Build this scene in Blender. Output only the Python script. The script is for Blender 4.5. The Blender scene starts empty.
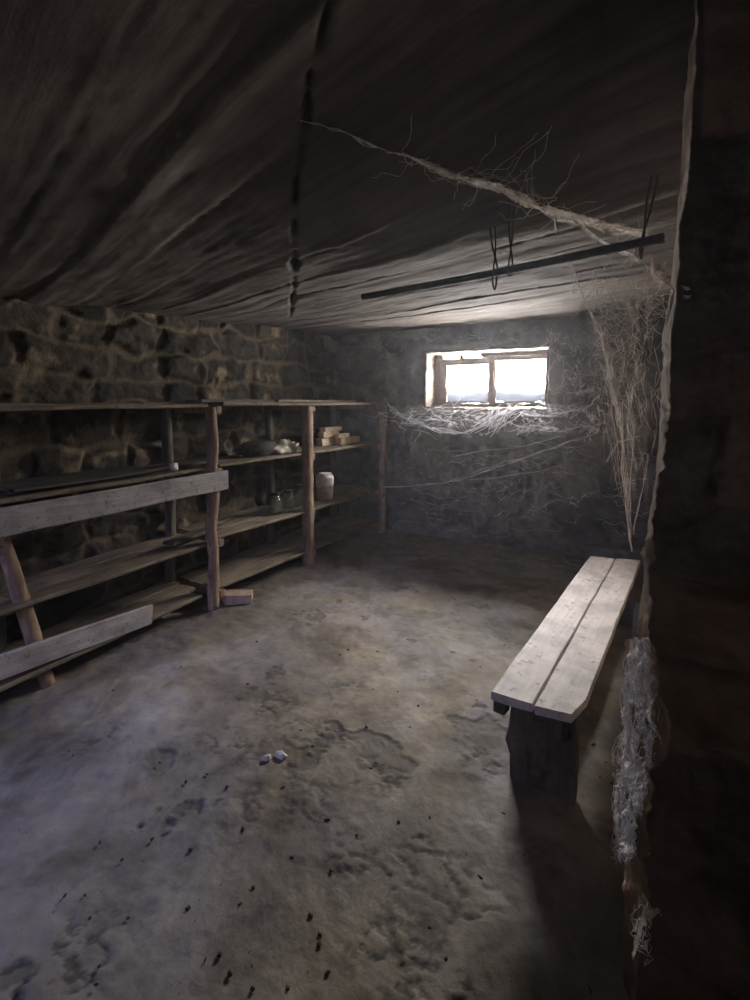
import bpy, math, random
import numpy as np
from mathutils import Vector, Matrix

S = bpy.context.scene
COL = S.collection
random.seed(7)
PI = math.pi

# ------------------------------------------------------------------ camera
YAW, PITCH, FPX, EYE = math.radians(28.5), math.radians(3.0), 460.0, 1.6
cam_d = bpy.data.cameras.new('camera')
cam_d.sensor_fit = 'VERTICAL'
cam_d.sensor_height = 36.0
cam_d.lens = FPX / 1000.0 * 36.0
cam_d.shift_y = -0.074
cam_d.clip_start = 0.02
cam = bpy.data.objects.new('camera', cam_d)
COL.objects.link(cam)
cam.location = (0, 0, EYE)
cam.rotation_euler = (PI / 2 - PITCH, 0, YAW)
S.camera = cam

# ------------------------------------------------------------------ exposure, sky and daylight openings
S.view_settings.view_transform = 'Standard'
S.view_settings.look = 'None'
S.view_settings.gamma = 1.0
S.view_settings.use_curve_mapping = False
S.view_settings.exposure = 0.0

W_SKY, W_GROUND, D_SKY = 200.0, 270.0, 24.0
world = bpy.data.worlds.new('overcast_sky')
S.world = world
world.use_nodes = True
nt = world.node_tree
nt.nodes.clear()
out = nt.nodes.new('ShaderNodeOutputWorld')
bg = nt.nodes.new('ShaderNodeBackground')
tc = nt.nodes.new('ShaderNodeTexCoord')
sep = nt.nodes.new('ShaderNodeSeparateXYZ')
nt.links.new(tc.outputs['Generated'], sep.inputs[0])
# bright sky over pale ground beyond the window, cooler open shade beyond the doorway
mz = nt.nodes.new('ShaderNodeMapRange')
mz.inputs['From Min'].default_value = -0.15
mz.inputs['From Max'].default_value = 0.15
mz.inputs['To Min'].default_value = W_GROUND
mz.inputs['To Max'].default_value = W_SKY
nt.links.new(sep.outputs['Z'], mz.inputs['Value'])
my = nt.nodes.new('ShaderNodeMath')
my.operation = 'GREATER_THAN'
my.inputs[1].default_value = 0.0
nt.links.new(sep.outputs['Y'], my.inputs[0])
mixs = nt.nodes.new('ShaderNodeMix')
mixs.data_type = 'FLOAT'
nt.links.new(my.outputs[0], mixs.inputs['Factor'])
md = nt.nodes.new('ShaderNodeMapRange')          # only the sky above the entrance steps is bright there
md.inputs['From Min'].default_value = -0.02
md.inputs['From Max'].default_value = 0.30
md.inputs['To Min'].default_value = 0.3
md.inputs['To Max'].default_value = D_SKY
nt.links.new(sep.outputs['Z'], md.inputs['Value'])
nt.links.new(md.outputs[0], mixs.inputs['A'])
mo = nt.nodes.new('ShaderNodeMapRange')          # the overcast sky brightens towards the zenith
mo.inputs['From Min'].default_value = 0.25
mo.inputs['From Max'].default_value = 0.70
mo.inputs['To Min'].default_value = 0.75
mo.inputs['To Max'].default_value = 2.0
nt.links.new(sep.outputs['Z'], mo.inputs['Value'])
mm_ = nt.nodes.new('ShaderNodeMath')
mm_.operation = 'MULTIPLY'
nt.links.new(mz.outputs[0], mm_.inputs[0])
nt.links.new(mo.outputs[0], mm_.inputs[1])
nt.links.new(mm_.outputs[0], mixs.inputs['B'])
mixc = nt.nodes.new('ShaderNodeMix')
mixc.data_type = 'RGBA'
nt.links.new(my.outputs[0], mixc.inputs['Factor'])
mixc.inputs['A'].default_value = (0.46, 0.48, 1.0, 1)
mixc.inputs['B'].default_value = (1.0, 0.94, 0.90, 1)
nt.links.new(mixs.outputs['Result'], bg.inputs['Strength'])
nt.links.new(mixc.outputs['Result'], bg.inputs['Color'])
nt.links.new(bg.outputs[0], out.inputs[0])


def portal(name, loc, rot, sx, sy):
    d = bpy.data.lights.new(name, 'AREA')
    d.shape = 'RECTANGLE'
    d.size, d.size_y = sx, sy
    d.cycles.is_portal = True
    o = bpy.data.objects.new(name, d)
    COL.objects.link(o)
    o.location = loc
    o.rotation_euler = rot
    return o


# room limits (metres)
XL, XR, YB, YF = -3.3, 0.34, 5.0, -0.9
XE = 1.6                                   # right side of the entrance bay
WX0, WX1, WZ0, WZ1 = -2.04, -0.69, 1.53, 2.165   # window opening
DX0, DX1, DZ = -2.95, -2.10, 1.95          # doorway behind the camera
portal('window_daylight', ((WX0 + WX1) / 2, YB + 0.47, (WZ0 + WZ1) / 2), (-PI / 2, 0, 0), WX1 - WX0, WZ1 - WZ0)
portal('doorway_daylight', ((DX0 + DX1) / 2, YF - 0.95, DZ / 2), (PI / 2, 0, 0), DX1 - DX0, DZ)


# ------------------------------------------------------------------ pixel rays (for measuring only)
_fw = np.array([-math.sin(YAW) * math.cos(PITCH), math.cos(YAW) * math.cos(PITCH), -math.sin(PITCH)])
_rt = np.array([math.cos(YAW), math.sin(YAW), 0.0])
_up = np.cross(_rt, _fw)


def at(px, py, **k):
    """point of the place seen at a pixel, on the plane x=, y= or z="""
    r = _fw + _rt * (px - 375) / FPX - _up * (py - 426) / FPX
    ax, v = list(k.items())[0]
    i = 'xyz'.index(ax)
    e = np.array([0, 0, EYE])
    p = e + r * (v - e[i]) / r[i]
    return Vector(p)


# ------------------------------------------------------------------ noise
def _hash(ix, iy, iz, seed):
    h = (ix * 374761393 + iy * 668265263 + iz * 2147483647 + seed * 974711) & 0xffffffff
    h = ((h ^ (h >> 13)) * 1274126177) & 0xffffffff
    h = h ^ (h >> 16)
    return (h & 0xffffff) / float(0xffffff)


def vnoise(P, seed=0):
    P = np.asarray(P, dtype=np.float64)
    I = np.floor(P).astype(np.int64)
    f = P - I
    f = f * f * (3 - 2 * f)
    r = 0
    for dx in (0, 1):
        for dy in (0, 1):
            for dz in (0, 1):
                w = (f[:, 0] if dx else 1 - f[:, 0]) * (f[:, 1] if dy else 1 - f[:, 1]) * (f[:, 2] if dz else 1 - f[:, 2])
                r = r + w * _hash(I[:, 0] + dx, I[:, 1] + dy, I[:, 2] + dz, seed)
    return r * 2 - 1


def fbm(P, oct=4, seed=0, gain=0.5):
    P = np.asarray(P, dtype=np.float64)
    a, r = 1.0, 0
    for k in range(oct):
        r = r + a * vnoise(P * (2 ** k) + 17.3 * k, seed + k)
        a *= gain
    return r


def sstep(a, b, x):
    t = np.clip((x - a) / (b - a), 0, 1)
    return t * t * (3 - 2 * t)


# ------------------------------------------------------------------ materials
def new_mat(name):
    m = bpy.data.materials.new(name)
    m.use_nodes = True
    n = m.node_tree
    b = n.nodes['Principled BSDF']
    return m, n, b


def ramp(n, src, stops):
    r = n.nodes.new('ShaderNodeValToRGB')
    while len(r.color_ramp.elements) < len(stops):
        r.color_ramp.elements.new(0.5)
    for e, (p, c) in zip(r.color_ramp.elements, stops):
        e.position = p
        e.color = (c[0], c[1], c[2], 1)
    n.links.new(src, r.inputs[0])
    return r.outputs[0]


def coords(n, scale=(1, 1, 1), kind='Object'):
    t = n.nodes.new('ShaderNodeTexCoord')
    mp = n.nodes.new('ShaderNodeMapping')
    mp.inputs['Scale'].default_value = scale
    n.links.new(t.outputs[kind], mp.inputs[0])
    return mp.outputs[0]


def noise(n, vec, scale, detail=6, rough=0.6, dist=0.0):
    t = n.nodes.new('ShaderNodeTexNoise')
    t.inputs['Scale'].default_value = scale
    t.inputs['Detail'].default_value = detail
    t.inputs['Roughness'].default_value = rough
    t.inputs['Distortion'].default_value = dist
    n.links.new(vec, t.inputs['Vector'])
    return t.outputs['Fac']


def mix(n, fac, a, b, mode='MIX'):
    t = n.nodes.new('ShaderNodeMix')
    t.data_type = 'RGBA'
    t.blend_type = mode
    for sock, v in (('Factor', fac), ('A', a), ('B', b)):
        if hasattr(v, 'links'):
            n.links.new(v, t.inputs[sock])
        elif sock == 'Factor':
            t.inputs[sock].default_value = v
        else:
            t.inputs[sock].default_value = (v[0], v[1], v[2], 1)
    return t.outputs['Result']


def bump(n, b, src, strength=0.4, dist=0.01):
    t = n.nodes.new('ShaderNodeBump')
    t.inputs['Strength'].default_value = strength
    t.inputs['Distance'].default_value = dist
    n.links.new(src, t.inputs['Height'])
    n.links.new(t.outputs[0], b.inputs['Normal'])


def attr(n, name):
    t = n.nodes.new('ShaderNodeAttribute')
    t.attribute_name = name
    return t.outputs['Fac']


def wood_mat(name, dark, light, scale=(14, 1.1, 14), rough=0.75, spec=0.25, bstr=0.5):
    m, n, b = new_mat(name)
    v = coords(n, scale)
    g = noise(n, v, 3.0, 8, 0.62, 0.6)
    c = ramp(n, g, [(0.3, dark), (0.7, light)])
    v2 = coords(n, (1, 1, 1))
    big = noise(n, v2, 5.0, 5, 0.6)
    c = mix(n, ramp(n, big, [(0.35, (0.62, 0.62, 0.62)), (0.65, (1.1, 1.1, 1.1))]), (0, 0, 0), c)
    spots = noise(n, v2, 26.0, 3, 0.6)
    c = mix(n, ramp(n, spots, [(0.60, (0, 0, 0)), (0.67, (0.6, 0.6, 0.6))]), c, (dark[0] * .35, dark[1] * .3, dark[2] * .28))
    n.links.new(c, b.inputs['Base Color'])
    b.inputs['Roughness'].default_value = rough
    b.inputs['Specular IOR Level'].default_value = spec
    bump(n, b, g, bstr, 0.006)
    return m


def stone_mat(name, stone_a, stone_b, mortar, bstr=0.6):
    m, n, b = new_mat(name)
    v = coords(n)
    f = noise(n, v, 9.0, 8, 0.65, 0.3)
    c = ramp(n, f, [(0.3, stone_a), (0.7, stone_b)])
    tone = attr(n, 'tone')
    c = mix(n, 1.0, c, ramp(n, tone, [(0.0, (0.55, 0.55, 0.6)), (0.5, (1, .97, .92)), (1.0, (1.35, 1.2, 1.0))]), 'MULTIPLY')
    f2 = noise(n, v, 16.0, 6, 0.6)
    mc = mix(n, f2, (mortar[0] * .6, mortar[1] * .6, mortar[2] * .6), mortar)
    c = mix(n, attr(n, 'joint'), c, mc)
    fine = noise(n, v, 45.0, 5, 0.65)
    n.links.new(c, b.inputs['Base Color'])
    b.inputs['Roughness'].default_value = 0.92
    b.inputs['Specular IOR Level'].default_value = 0.15
    bump(n, b, fine, bstr, 0.012)
    return m


def floor_material():
    m, n, b = new_mat('worn_concrete')
    v = coords(n)
    big = noise(n, v, 1.1, 6, 0.6, 0.4)
    c = ramp(n, big, [(0.3, (0.14, 0.128, 0.118)), (0.5, (0.235, 0.219, 0.205)), (0.7, (0.365, 0.345, 0.326))])
    med = noise(n, v, 7.0, 8, 0.65, 0.5)
    c = mix(n, 1.0, c, ramp(n, med, [(0.3, (0.68, 0.67, 0.66)), (0.68, (1.14, 1.13, 1.12))]), 'MULTIPLY')
    hue = noise(n, v, 0.9, 4, 0.6, 0.8)
    c = mix(n, 1.0, c, ramp(n, hue, [(0.38, (1.12, 1.03, 0.84)), (0.62, (0.93, 0.96, 1.05))]), 'MULTIPLY')
    stain = noise(n, v, 2.2, 6, 0.65, 0.6)
    c = mix(n, 1.0, c, ramp(n, stain, [(0.36, (0.55, 0.53, 0.50)), (0.50, (1, 1, 1))]), 'MULTIPLY')
    c = mix(n, attr(n, 'soil'), c, mix(n, med, (0.035, 0.028, 0.021), (0.125, 0.10, 0.078)))
    c = mix(n, attr(n, 'flake'), c, (0.07, 0.064, 0.06))
    spk = noise(n, v, 60.0, 2, 0.5)
    c = mix(n, ramp(n, spk, [(0.70, (0, 0, 0)), (0.76, (0.75, 0.75, 0.75))]), c, (0.045, 0.04, 0.036))
    n.links.new(c, b.inputs['Base Color'])
    r = noise(n, v, 5.0, 4, 0.6)
    n.links.new(ramp(n, r, [(0.3, (0.6, 0.6, 0.6)), (0.7, (0.9, 0.9, 0.9))]), b.inputs['Roughness'])
    b.inputs['Specular IOR Level'].default_value = 0.3
    fine = noise(n, v, 38.0, 6, 0.65)
    bump(n, b, fine, 0.35, 0.01)
    return m


def ceiling_material():
    m, n, b = new_mat('sooty_boarded_ceiling')
    t = n.nodes.new('ShaderNodeTexCoord')
    mp = n.nodes.new('ShaderNodeMapping')
    mp.inputs['Rotation'].default_value = (0, 0, math.radians(11.5))
    n.links.new(t.outputs['Object'], mp.inputs[0])
    mp2 = n.nodes.new('ShaderNodeMapping')
    mp2.inputs['Scale'].default_value = (0.8, 11.0, 1.0)
    n.links.new(mp.outputs[0], mp2.inputs[0])
    g = noise(n, mp2.outputs[0], 1.6, 8, 0.62, 0.5)
    c = ramp(n, g, [(0.3, (0.07, 0.059, 0.05)), (0.7, (0.16, 0.138, 0.118))])
    big = noise(n, t.outputs['Object'], 1.7, 6, 0.6, 0.3)
    c = mix(n, 1.0, c, ramp(n, big, [(0.3, (0.55, 0.54, 0.52)), (0.65, (1.1, 1.08, 1.05))]), 'MULTIPLY')
    c = mix(n, 1.0, c, ramp(n, attr(n, 'tone'), [(0.0, (0.72, 0.71, 0.70)), (1.0, (1.18, 1.18, 1.18))]), 'MULTIPLY')
    c = mix(n, attr(n, 'joint'), c, (0.02, 0.018, 0.016))
    n.links.new(c, b.inputs['Base Color'])
    b.inputs['Roughness'].default_value = 0.9
    b.inputs['Specular IOR Level'].default_value = 0.15
    fine = noise(n, t.outputs['Object'], 24.0, 6, 0.65)
    bump(n, b, mix(n, 0.5, g, fine), 0.4, 0.012)
    return m


def plain_mat(name, a, bcol, scale=12, rough=0.85, bstr=0.4, metal=0.0):
    m, n, b = new_mat(name)
    v = coords(n)
    f = noise(n, v, scale, 6, 0.65)
    n.links.new(ramp(n, f, [(0.32, a), (0.68, bcol)]), b.inputs['Base Color'])
    b.inputs['Roughness'].default_value = rough
    b.inputs['Metallic'].default_value = metal
    b.inputs['Specular IOR Level'].default_value = 0.2
    bump(n, b, f, bstr, 0.008)
    return m


def web_mat(name, col, stretch=(1, 1, 1), lo=0.45, hi=0.75, scale=7.0, amax=0.6):
    m = bpy.data.materials.new(name)
    m.use_nodes = True
    n = m.node_tree
    n.nodes.clear()
    o = n.nodes.new('ShaderNodeOutputMaterial')
    d = n.nodes.new('ShaderNodeBsdfDiffuse')
    d.inputs['Color'].default_value = (*col, 1)
    tr = n.nodes.new('ShaderNodeBsdfTranslucent')
    tr.inputs['Color'].default_value = (*col, 1)
    mx = n.nodes.new('ShaderNodeMixShader')
    mx.inputs[0].default_value = 0.22
    n.links.new(d.outputs[0], mx.inputs[1])
    n.links.new(tr.outputs[0], mx.inputs[2])
    tp = n.nodes.new('ShaderNodeBsdfTransparent')
    al = n.nodes.new('ShaderNodeMixShader')
    if amax >= 1:
        al.inputs[0].default_value = 1.0
    else:
        v = coords(n, stretch)
        f = noise(n, v, scale, 8, 0.7, 1.2)
        r = n.nodes.new('ShaderNodeMapRange')
        r.inputs['From Min'].default_value = lo
        r.inputs['From Max'].default_value = hi
        r.inputs['To Max'].default_value = amax
        n.links.new(f, r.inputs['Value'])
        mu = n.nodes.new('ShaderNodeMath')
        mu.operation = 'MULTIPLY'
        n.links.new(r.outputs[0], mu.inputs[0])
        n.links.new(attr(n, 'cover'), mu.inputs[1])
        n.links.new(mu.outputs[0], al.inputs[0])
    n.links.new(tp.outputs[0], al.inputs[1])
    n.links.new(mx.outputs[0], al.inputs[2])
    n.links.new(al.outputs[0], o.inputs[0])
    return m


def pane_mat():
    m = bpy.data.materials.new('dirty_window_pane')
    m.use_nodes = True
    n = m.node_tree
    n.nodes.clear()
    o = n.nodes.new('ShaderNodeOutputMaterial')
    tp = n.nodes.new('ShaderNodeBsdfTransparent')
    tp.inputs[0].default_value = (0.96, 0.97, 0.97, 1)
    gl = n.nodes.new('ShaderNodeBsdfGlossy')
    gl.inputs['Roughness'].default_value = 0.05
    m1 = n.nodes.new('ShaderNodeMixShader')
    m1.inputs[0].default_value = 0.05
    n.links.new(tp.outputs[0], m1.inputs[1])
    n.links.new(gl.outputs[0], m1.inputs[2])
    dd = n.nodes.new('ShaderNodeBsdfTranslucent')      # sooty grime lets only a trace of light through
    dd.inputs[0].default_value = (0.0024, 0.0029, 0.0038, 1)
    m2 = n.nodes.new('ShaderNodeMixShader')
    v = coords(n)
    f = noise(n, v, 14.0, 6, 0.7)
    mu = n.nodes.new('ShaderNodeMath')
    mu.operation = 'MULTIPLY_ADD'
    n.links.new(attr(n, 'dirt'), mu.inputs[0])
    mu.inputs[1].default_value = 1.0
    mu.inputs[2].default_value = 0.0
    mu2 = n.nodes.new('ShaderNodeMath')
    mu2.operation = 'ADD'
    mu2.use_clamp = True
    n.links.new(mu.outputs[0], mu2.inputs[0])
    r = n.nodes.new('ShaderNodeMapRange')
    r.inputs['From Min'].default_value = 0.45
    r.inputs['From Max'].default_value = 0.8
    r.inputs['To Max'].default_value = 0.12
    n.links.new(f, r.inputs['Value'])
    n.links.new(r.outputs[0], mu2.inputs[1])
    mu2.use_clamp = False
    dn = n.nodes.new('ShaderNodeMath')
    dn.operation = 'MULTIPLY'
    dn.inputs[1].default_value = -3.3
    n.links.new(mu2.outputs[0], dn.inputs[0])
    pw = n.nodes.new('ShaderNodeMath')
    pw.operation = 'POWER'
    pw.inputs[0].default_value = 10.0
    n.links.new(dn.outputs[0], pw.inputs[1])
    iv = n.nodes.new('ShaderNodeMath')
    iv.operation = 'SUBTRACT'
    iv.use_clamp = True
    iv.inputs[0].default_value = 1.0
    n.links.new(pw.outputs[0], iv.inputs[1])
    n.links.new(iv.outputs[0], m2.inputs[0])
    n.links.new(m1.outputs[0], m2.inputs[1])
    n.links.new(dd.outputs[0], m2.inputs[2])
    n.links.new(m2.outputs[0], o.inputs[0])
    return m


def glass_mat(name, tint, alpha):
    m = bpy.data.materials.new(name)
    m.use_nodes = True
    n = m.node_tree
    n.nodes.clear()
    o = n.nodes.new('ShaderNodeOutputMaterial')
    tp = n.nodes.new('ShaderNodeBsdfTransparent')
    tp.inputs[0].default_value = (*tint, 1)
    gl = n.nodes.new('ShaderNodeBsdfGlossy')
    gl.inputs['Roughness'].default_value = 0.12
    df = n.nodes.new('ShaderNodeBsdfDiffuse')
    df.inputs[0].default_value = (0.32, 0.33, 0.31, 1)
    a = n.nodes.new('ShaderNodeMixShader')
    a.inputs[0].default_value = 0.35
    n.links.new(gl.outputs[0], a.inputs[2])
    n.links.new(df.outputs[0], a.inputs[1])
    b = n.nodes.new('ShaderNodeMixShader')
    b.inputs[0].default_value = alpha
    n.links.new(tp.outputs[0], b.inputs[1])
    n.links.new(a.outputs[0], b.inputs[2])
    n.links.new(b.outputs[0], o.inputs[0])
    return m


M = {
    'stone': stone_mat('rubble_limestone', (0.018, 0.016, 0.0135), (0.072, 0.064, 0.056), (0.34, 0.265, 0.165), 1.0),
    'back': stone_mat('soot_grey_plaster', (0.06, 0.057, 0.055), (0.20, 0.19, 0.185), (0.16, 0.15, 0.14)),
    'pier': stone_mat('dark_red_masonry', (0.10, 0.066, 0.053), (0.20, 0.145, 0.12), (0.30, 0.21, 0.145)),
    'tanwall': stone_mat('tan_bounce_plaster', (0.36, 0.28, 0.20), (0.60, 0.48, 0.36), (0.50, 0.40, 0.30)),
    'plain': plain_mat('rough_plaster', (0.06, 0.057, 0.054), (0.15, 0.142, 0.135), 6),
    'reveal': plain_mat('limewashed_reveal', (0.09, 0.073, 0.058), (0.21, 0.18, 0.15), 14),
    'floor': floor_material(),
    'ceiling': ceiling_material(),
    'shelf': wood_mat('weathered_shelf_wood', (0.10, 0.078, 0.058), (0.27, 0.215, 0.155), (16, 1.2, 16)),
    'post': wood_mat('peeled_log', (0.15, 0.098, 0.066), (0.37, 0.255, 0.178), (13, 13, 1.4)),
    'board': wood_mat('grey_weathered_board', (0.25, 0.232, 0.232), (0.46, 0.435, 0.435), (14, 1.0, 14)),
    'darkboard': wood_mat('dark_damp_board', (0.045, 0.042, 0.036), (0.12, 0.112, 0.095), (14, 1.0, 14)),
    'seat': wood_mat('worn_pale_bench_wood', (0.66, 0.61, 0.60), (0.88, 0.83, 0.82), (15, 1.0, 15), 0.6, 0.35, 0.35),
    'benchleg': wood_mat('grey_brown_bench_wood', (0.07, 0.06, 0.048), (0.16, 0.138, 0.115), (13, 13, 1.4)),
    'frame': wood_mat('brown_window_wood', (0.07, 0.047, 0.034), (0.17, 0.118, 0.085), (10, 10, 10)),
    'brick': plain_mat('dusty_brick', (0.22, 0.15, 0.11), (0.40, 0.30, 0.23), 16),
    'block': plain_mat('pale_split_wood', (0.42, 0.33, 0.21), (0.68, 0.57, 0.41), 18, 0.8),
    'chip': plain_mat('dark_debris', (0.035, 0.028, 0.022), (0.10, 0.08, 0.065), 40),
    'plaster': plain_mat('pale_plaster', (0.42, 0.40, 0.39), (0.62, 0.60, 0.59), 30),
    'stone_tan': plain_mat('tan_stone', (0.34, 0.24, 0.15), (0.55, 0.42, 0.29), 14),
    'stone_grey': plain_mat('grey_stone', (0.20, 0.20, 0.205), (0.36, 0.36, 0.37), 14),
    'iron': plain_mat('rusty_iron', (0.03, 0.025, 0.022), (0.075, 0.06, 0.052), 30, 0.7, 0.3),
    'sack_dark': plain_mat('dark_sacking', (0.03, 0.028, 0.025), (0.085, 0.08, 0.07), 25, 0.95),
    'sack_pale': plain_mat('pale_paper', (0.42, 0.39, 0.34), (0.66, 0.62, 0.55), 12, 0.8),
    'pink': plain_mat('pink_contents', (0.36, 0.19, 0.165), (0.66, 0.50, 0.46), 45, 0.6),
    'film': plain_mat('crumpled_white_film', (0.38, 0.33, 0.34), (0.68, 0.62, 0.63), 40, 0.5),
    'thread': web_mat('dusty_web_thread', (0.72, 0.67, 0.62), amax=1.0),
    'thread_cool': web_mat('pale_web_thread', (0.74, 0.73, 0.77), amax=1.0),
    'gauze': web_mat('dusty_web_gauze', (0.60, 0.54, 0.48), (1, 1, .25), 0.45, 0.72, 11.0, 0.62),
    'gauze_cool': web_mat('pale_web_gauze', (0.80, 0.79, 0.83), (.55, 1, 1.4), 0.50, 0.68, 13.0, 0.75),
    'lace': web_mat('matted_white_web', (0.94, 0.93, 0.97), (1, 1, .5), 0.42, 0.51, 24.0, 0.97),
    'ribbon': web_mat('dusty_web_ribbon', (0.86, 0.80, 0.73), (1, 1, .5), 0.32, 0.60, 18.0, 0.95),
    'pane': pane_mat(),
    'jar': glass_mat('dim_green_glass', (0.62, 0.70, 0.64), 0.42),
    'jar_clear': glass_mat('dusty_clear_glass', (0.92, 0.92, 0.92), 0.38),
}


# ------------------------------------------------------------------ mesh builder
class MB:
    def __init__(self):
        self.v, self.f, self.n = [], [], 0
        self.at = {}

    def add(self, V, Fc, **attrs):
        V = np.asarray(V, dtype=np.float64)
        Fc = [tuple(int(i) + self.n for i in q) for q in Fc]
        for k in attrs:
            if k not in self.at:
                self.at[k] = [np.zeros(self.n)]
        for k in self.at:
            a = attrs.get(k)
            self.at[k].append(np.zeros(len(V)) if a is None else np.asarray(a, dtype=np.float64))
        self.v.append(V)
        self.f += Fc
        self.n += len(V)
        return self

    def grid(self, P, nu, nv, keep=None, flip=False, **attrs):
        """P: (nu*nv,3), index u*nv+v"""
        u, v = np.meshgrid(np.arange(nu - 1), np.arange(nv - 1), indexing='ij')
        a = (u * nv + v).ravel()
        q = np.stack([a, a + nv, a + nv + 1, a + 1], 1)
        if flip:
            q = q[:, ::-1]
        if keep is not None:
            q = q[keep.ravel()]
        return self.add(P, q, **attrs)

    def box(self, lo, hi):
        x0, y0, z0 = lo
        x1, y1, z1 = hi
        V = [(x0, y0, z0), (x1, y0, z0), (x1, y1, z0), (x0, y1, z0), (x0, y0, z1), (x1, y0, z1), (x1, y1, z1), (x0, y1, z1)]
        return self.add(V, [(0, 3, 2, 1), (4, 5, 6, 7), (0, 1, 5, 4), (1, 2, 6, 5), (2, 3, 7, 6), (3, 0, 4, 7)])

    def tube(self, pts, rad, sides=8, jitter=0.0, seed=0, cap=True, square=0.0):
        pts = [np.array(p, dtype=float) for p in pts]
        n = len(pts)
        if not hasattr(rad, '__len__'):
            rad = [rad] * n
        V = []
        t0 = pts[1] - pts[0]
        ref = np.array([0, 0, 1.0]) if abs(t0[2]) < 0.8 * np.linalg.norm(t0) else np.array([1.0, 0, 0])
        for i in range(n):
            t = pts[min(i + 1, n - 1)] - pts[max(i - 1, 0)]
            t = t / (np.linalg.norm(t) + 1e-9)
            a = np.cross(t, ref)
            a /= np.linalg.norm(a) + 1e-9
            b = np.cross(t, a)
            for k in range(sides):
                th = 2 * PI * (k + .5) / sides
                c, s = math.cos(th), math.sin(th)
                q = 1.0
                if square:
                    q = 1 + square * (1 / max(abs(c), abs(s)) - 1)
                V.append(pts[i] + (a * c + b * s) * rad[i] * q)
        V = np.array(V)
        if jitter:
            nn = fbm(V * np.array([18, 18, 7.0]), 3, seed)
            ctr = np.repeat(np.array(pts), sides, 0)
            V = ctr + (V - ctr) * (1 + jitter * nn[:, None])
        Fc = []
        for i in range(n - 1):
            for k in range(sides):
                k2 = (k + 1) % sides
                Fc.append((i * sides + k, i * sides + k2, (i + 1) * sides + k2, (i + 1) * sides + k))
        if cap:
            Fc.append(tuple(range(sides))[::-1])
            Fc.append(tuple((n - 1) * sides + k for k in range(sides)))
        at_ = {k: np.ones(len(V)) for k in self.at}
        return self.add(V, Fc, **at_)

    def plank(self, y0, y1, x0, x1, z0, z1, seed=0, warp=0.006, cut=None, ns=None, twist=0.0, bow=0.0):
        """a sawn board along y with worn edges; cut(y_fraction) may return extra (dx0, dx1)"""
        L = y1 - y0
        ns = ns or max(6, int(abs(L) / 0.06))
        e = min(0.006, (z1 - z0) * .25, (x1 - x0) * .25)
        prof = []
        for (fx, fz, ox, oz) in ((0, 0, e, 0), (.5, 0, 0, 0), (1, 0, -e, 0), (1, 0, 0, e), (1, 1, 0, -e), (1, 1, -e, 0), (.5, 1, 0, 0), (0, 1, e, 0), (0, 1, 0, -e), (0, 0, 0, e)):
            prof.append((fx, fz, ox, oz))
        V = []
        k = len(prof)
        for i in range(ns + 1):
            t = i / ns
            dx0, dx1 = cut(t) if cut else (0, 0)
            a, b = x0 + dx0, x1 + dx1
            for (fx, fz, ox, oz) in prof:
                x = a + (b - a) * fx + ox
                z = z0 + (z1 - z0) * fz + oz + twist * (fx - .5) * (t - .5) + bow * (4 * t * (1 - t))
                V.append((x, y0 + L * t, z))
        V = np.array(V)
        d = np.stack([fbm(V * 3.1, 2, seed + 1), fbm(V * 9, 2, seed + 2) * 0.4, fbm(V * 2.3, 2, seed + 3)], 1)
        V = V + d * warp
        # ragged ends
        V[:k, 1] += fbm(V[:k] * 40, 2, seed + 5) * 0.006
        V[-k:, 1] += fbm(V[-k:] * 40, 2, seed + 6) * 0.006
        Fc = []
        for i in range(ns):
            for j in range(k):
                j2 = (j + 1) % k
                Fc.append((i * k + j, i * k + j2, (i + 1) * k + j2, (i + 1) * k + j))
        Fc.append(tuple(range(k)))
        Fc.append(tuple((ns * k + j) for j in range(k))[::-1])
        Fc = [q[::-1] for q in Fc]
        return self.add(V, Fc)

    def blob(self, c, r, seed=0, amp=0.25, nu=14, nv=9, freq=2.2, flat=None, facet=0.0):
        V = []
        for i in range(nu):
            for j in range(nv):
                th = 2 * PI * i / nu
                ph = PI * (j + .0) / (nv - 1)
                V.append((math.sin(ph) * math.cos(th), math.sin(ph) * math.sin(th), math.cos(ph)))
        V = np.array(V)
        if facet:
            V = np.sign(V) * np.abs(V) ** (1 - facet)
        nn = fbm(V * freq + seed * 3.7, 3, seed)
        V = V * (1 + amp * nn[:, None]) * np.array(r)
        if flat is not None:
            V[:, 2] = np.maximum(V[:, 2], flat)
        V = V + np.array(c)
        Fc = []
        for i in range(nu):
            i2 = (i + 1) % nu
            for j in range(nv - 1):
                Fc.append((i * nv + j, i * nv + j + 1, i2 * nv + j + 1, i2 * nv + j))
        return self.add(V, Fc)

    def lathe(self, c, prof, sides=20, seed=0, jit=0.0):
        V = []
        for (r, z) in prof:
            for k in range(sides):
                th = 2 * PI * k / sides
                V.append((c[0] + r * math.cos(th), c[1] + r * math.sin(th), c[2] + z))
        V = np.array(V)
        if jit:
            nn = fbm(V * 35, 3, seed)
            cc = np.array([c[0], c[1], 0])
            V[:, :2] = cc[:2] + (V[:, :2] - cc[:2]) * (1 + jit * nn[:, None])
            V[:, 2] += nn * jit * 0.05
        Fc = []
        for i in range(len(prof) - 1):
            for k in range(sides):
                k2 = (k + 1) % sides
                Fc.append((i * sides + k, i * sides + k2, (i + 1) * sides + k2, (i + 1) * sides + k))
        Fc.append(tuple(range(sides))[::-1])
        Fc.append(tuple((len(prof) - 1) * sides + k for k in range(sides)))
        return self.add(V, Fc)

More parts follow.
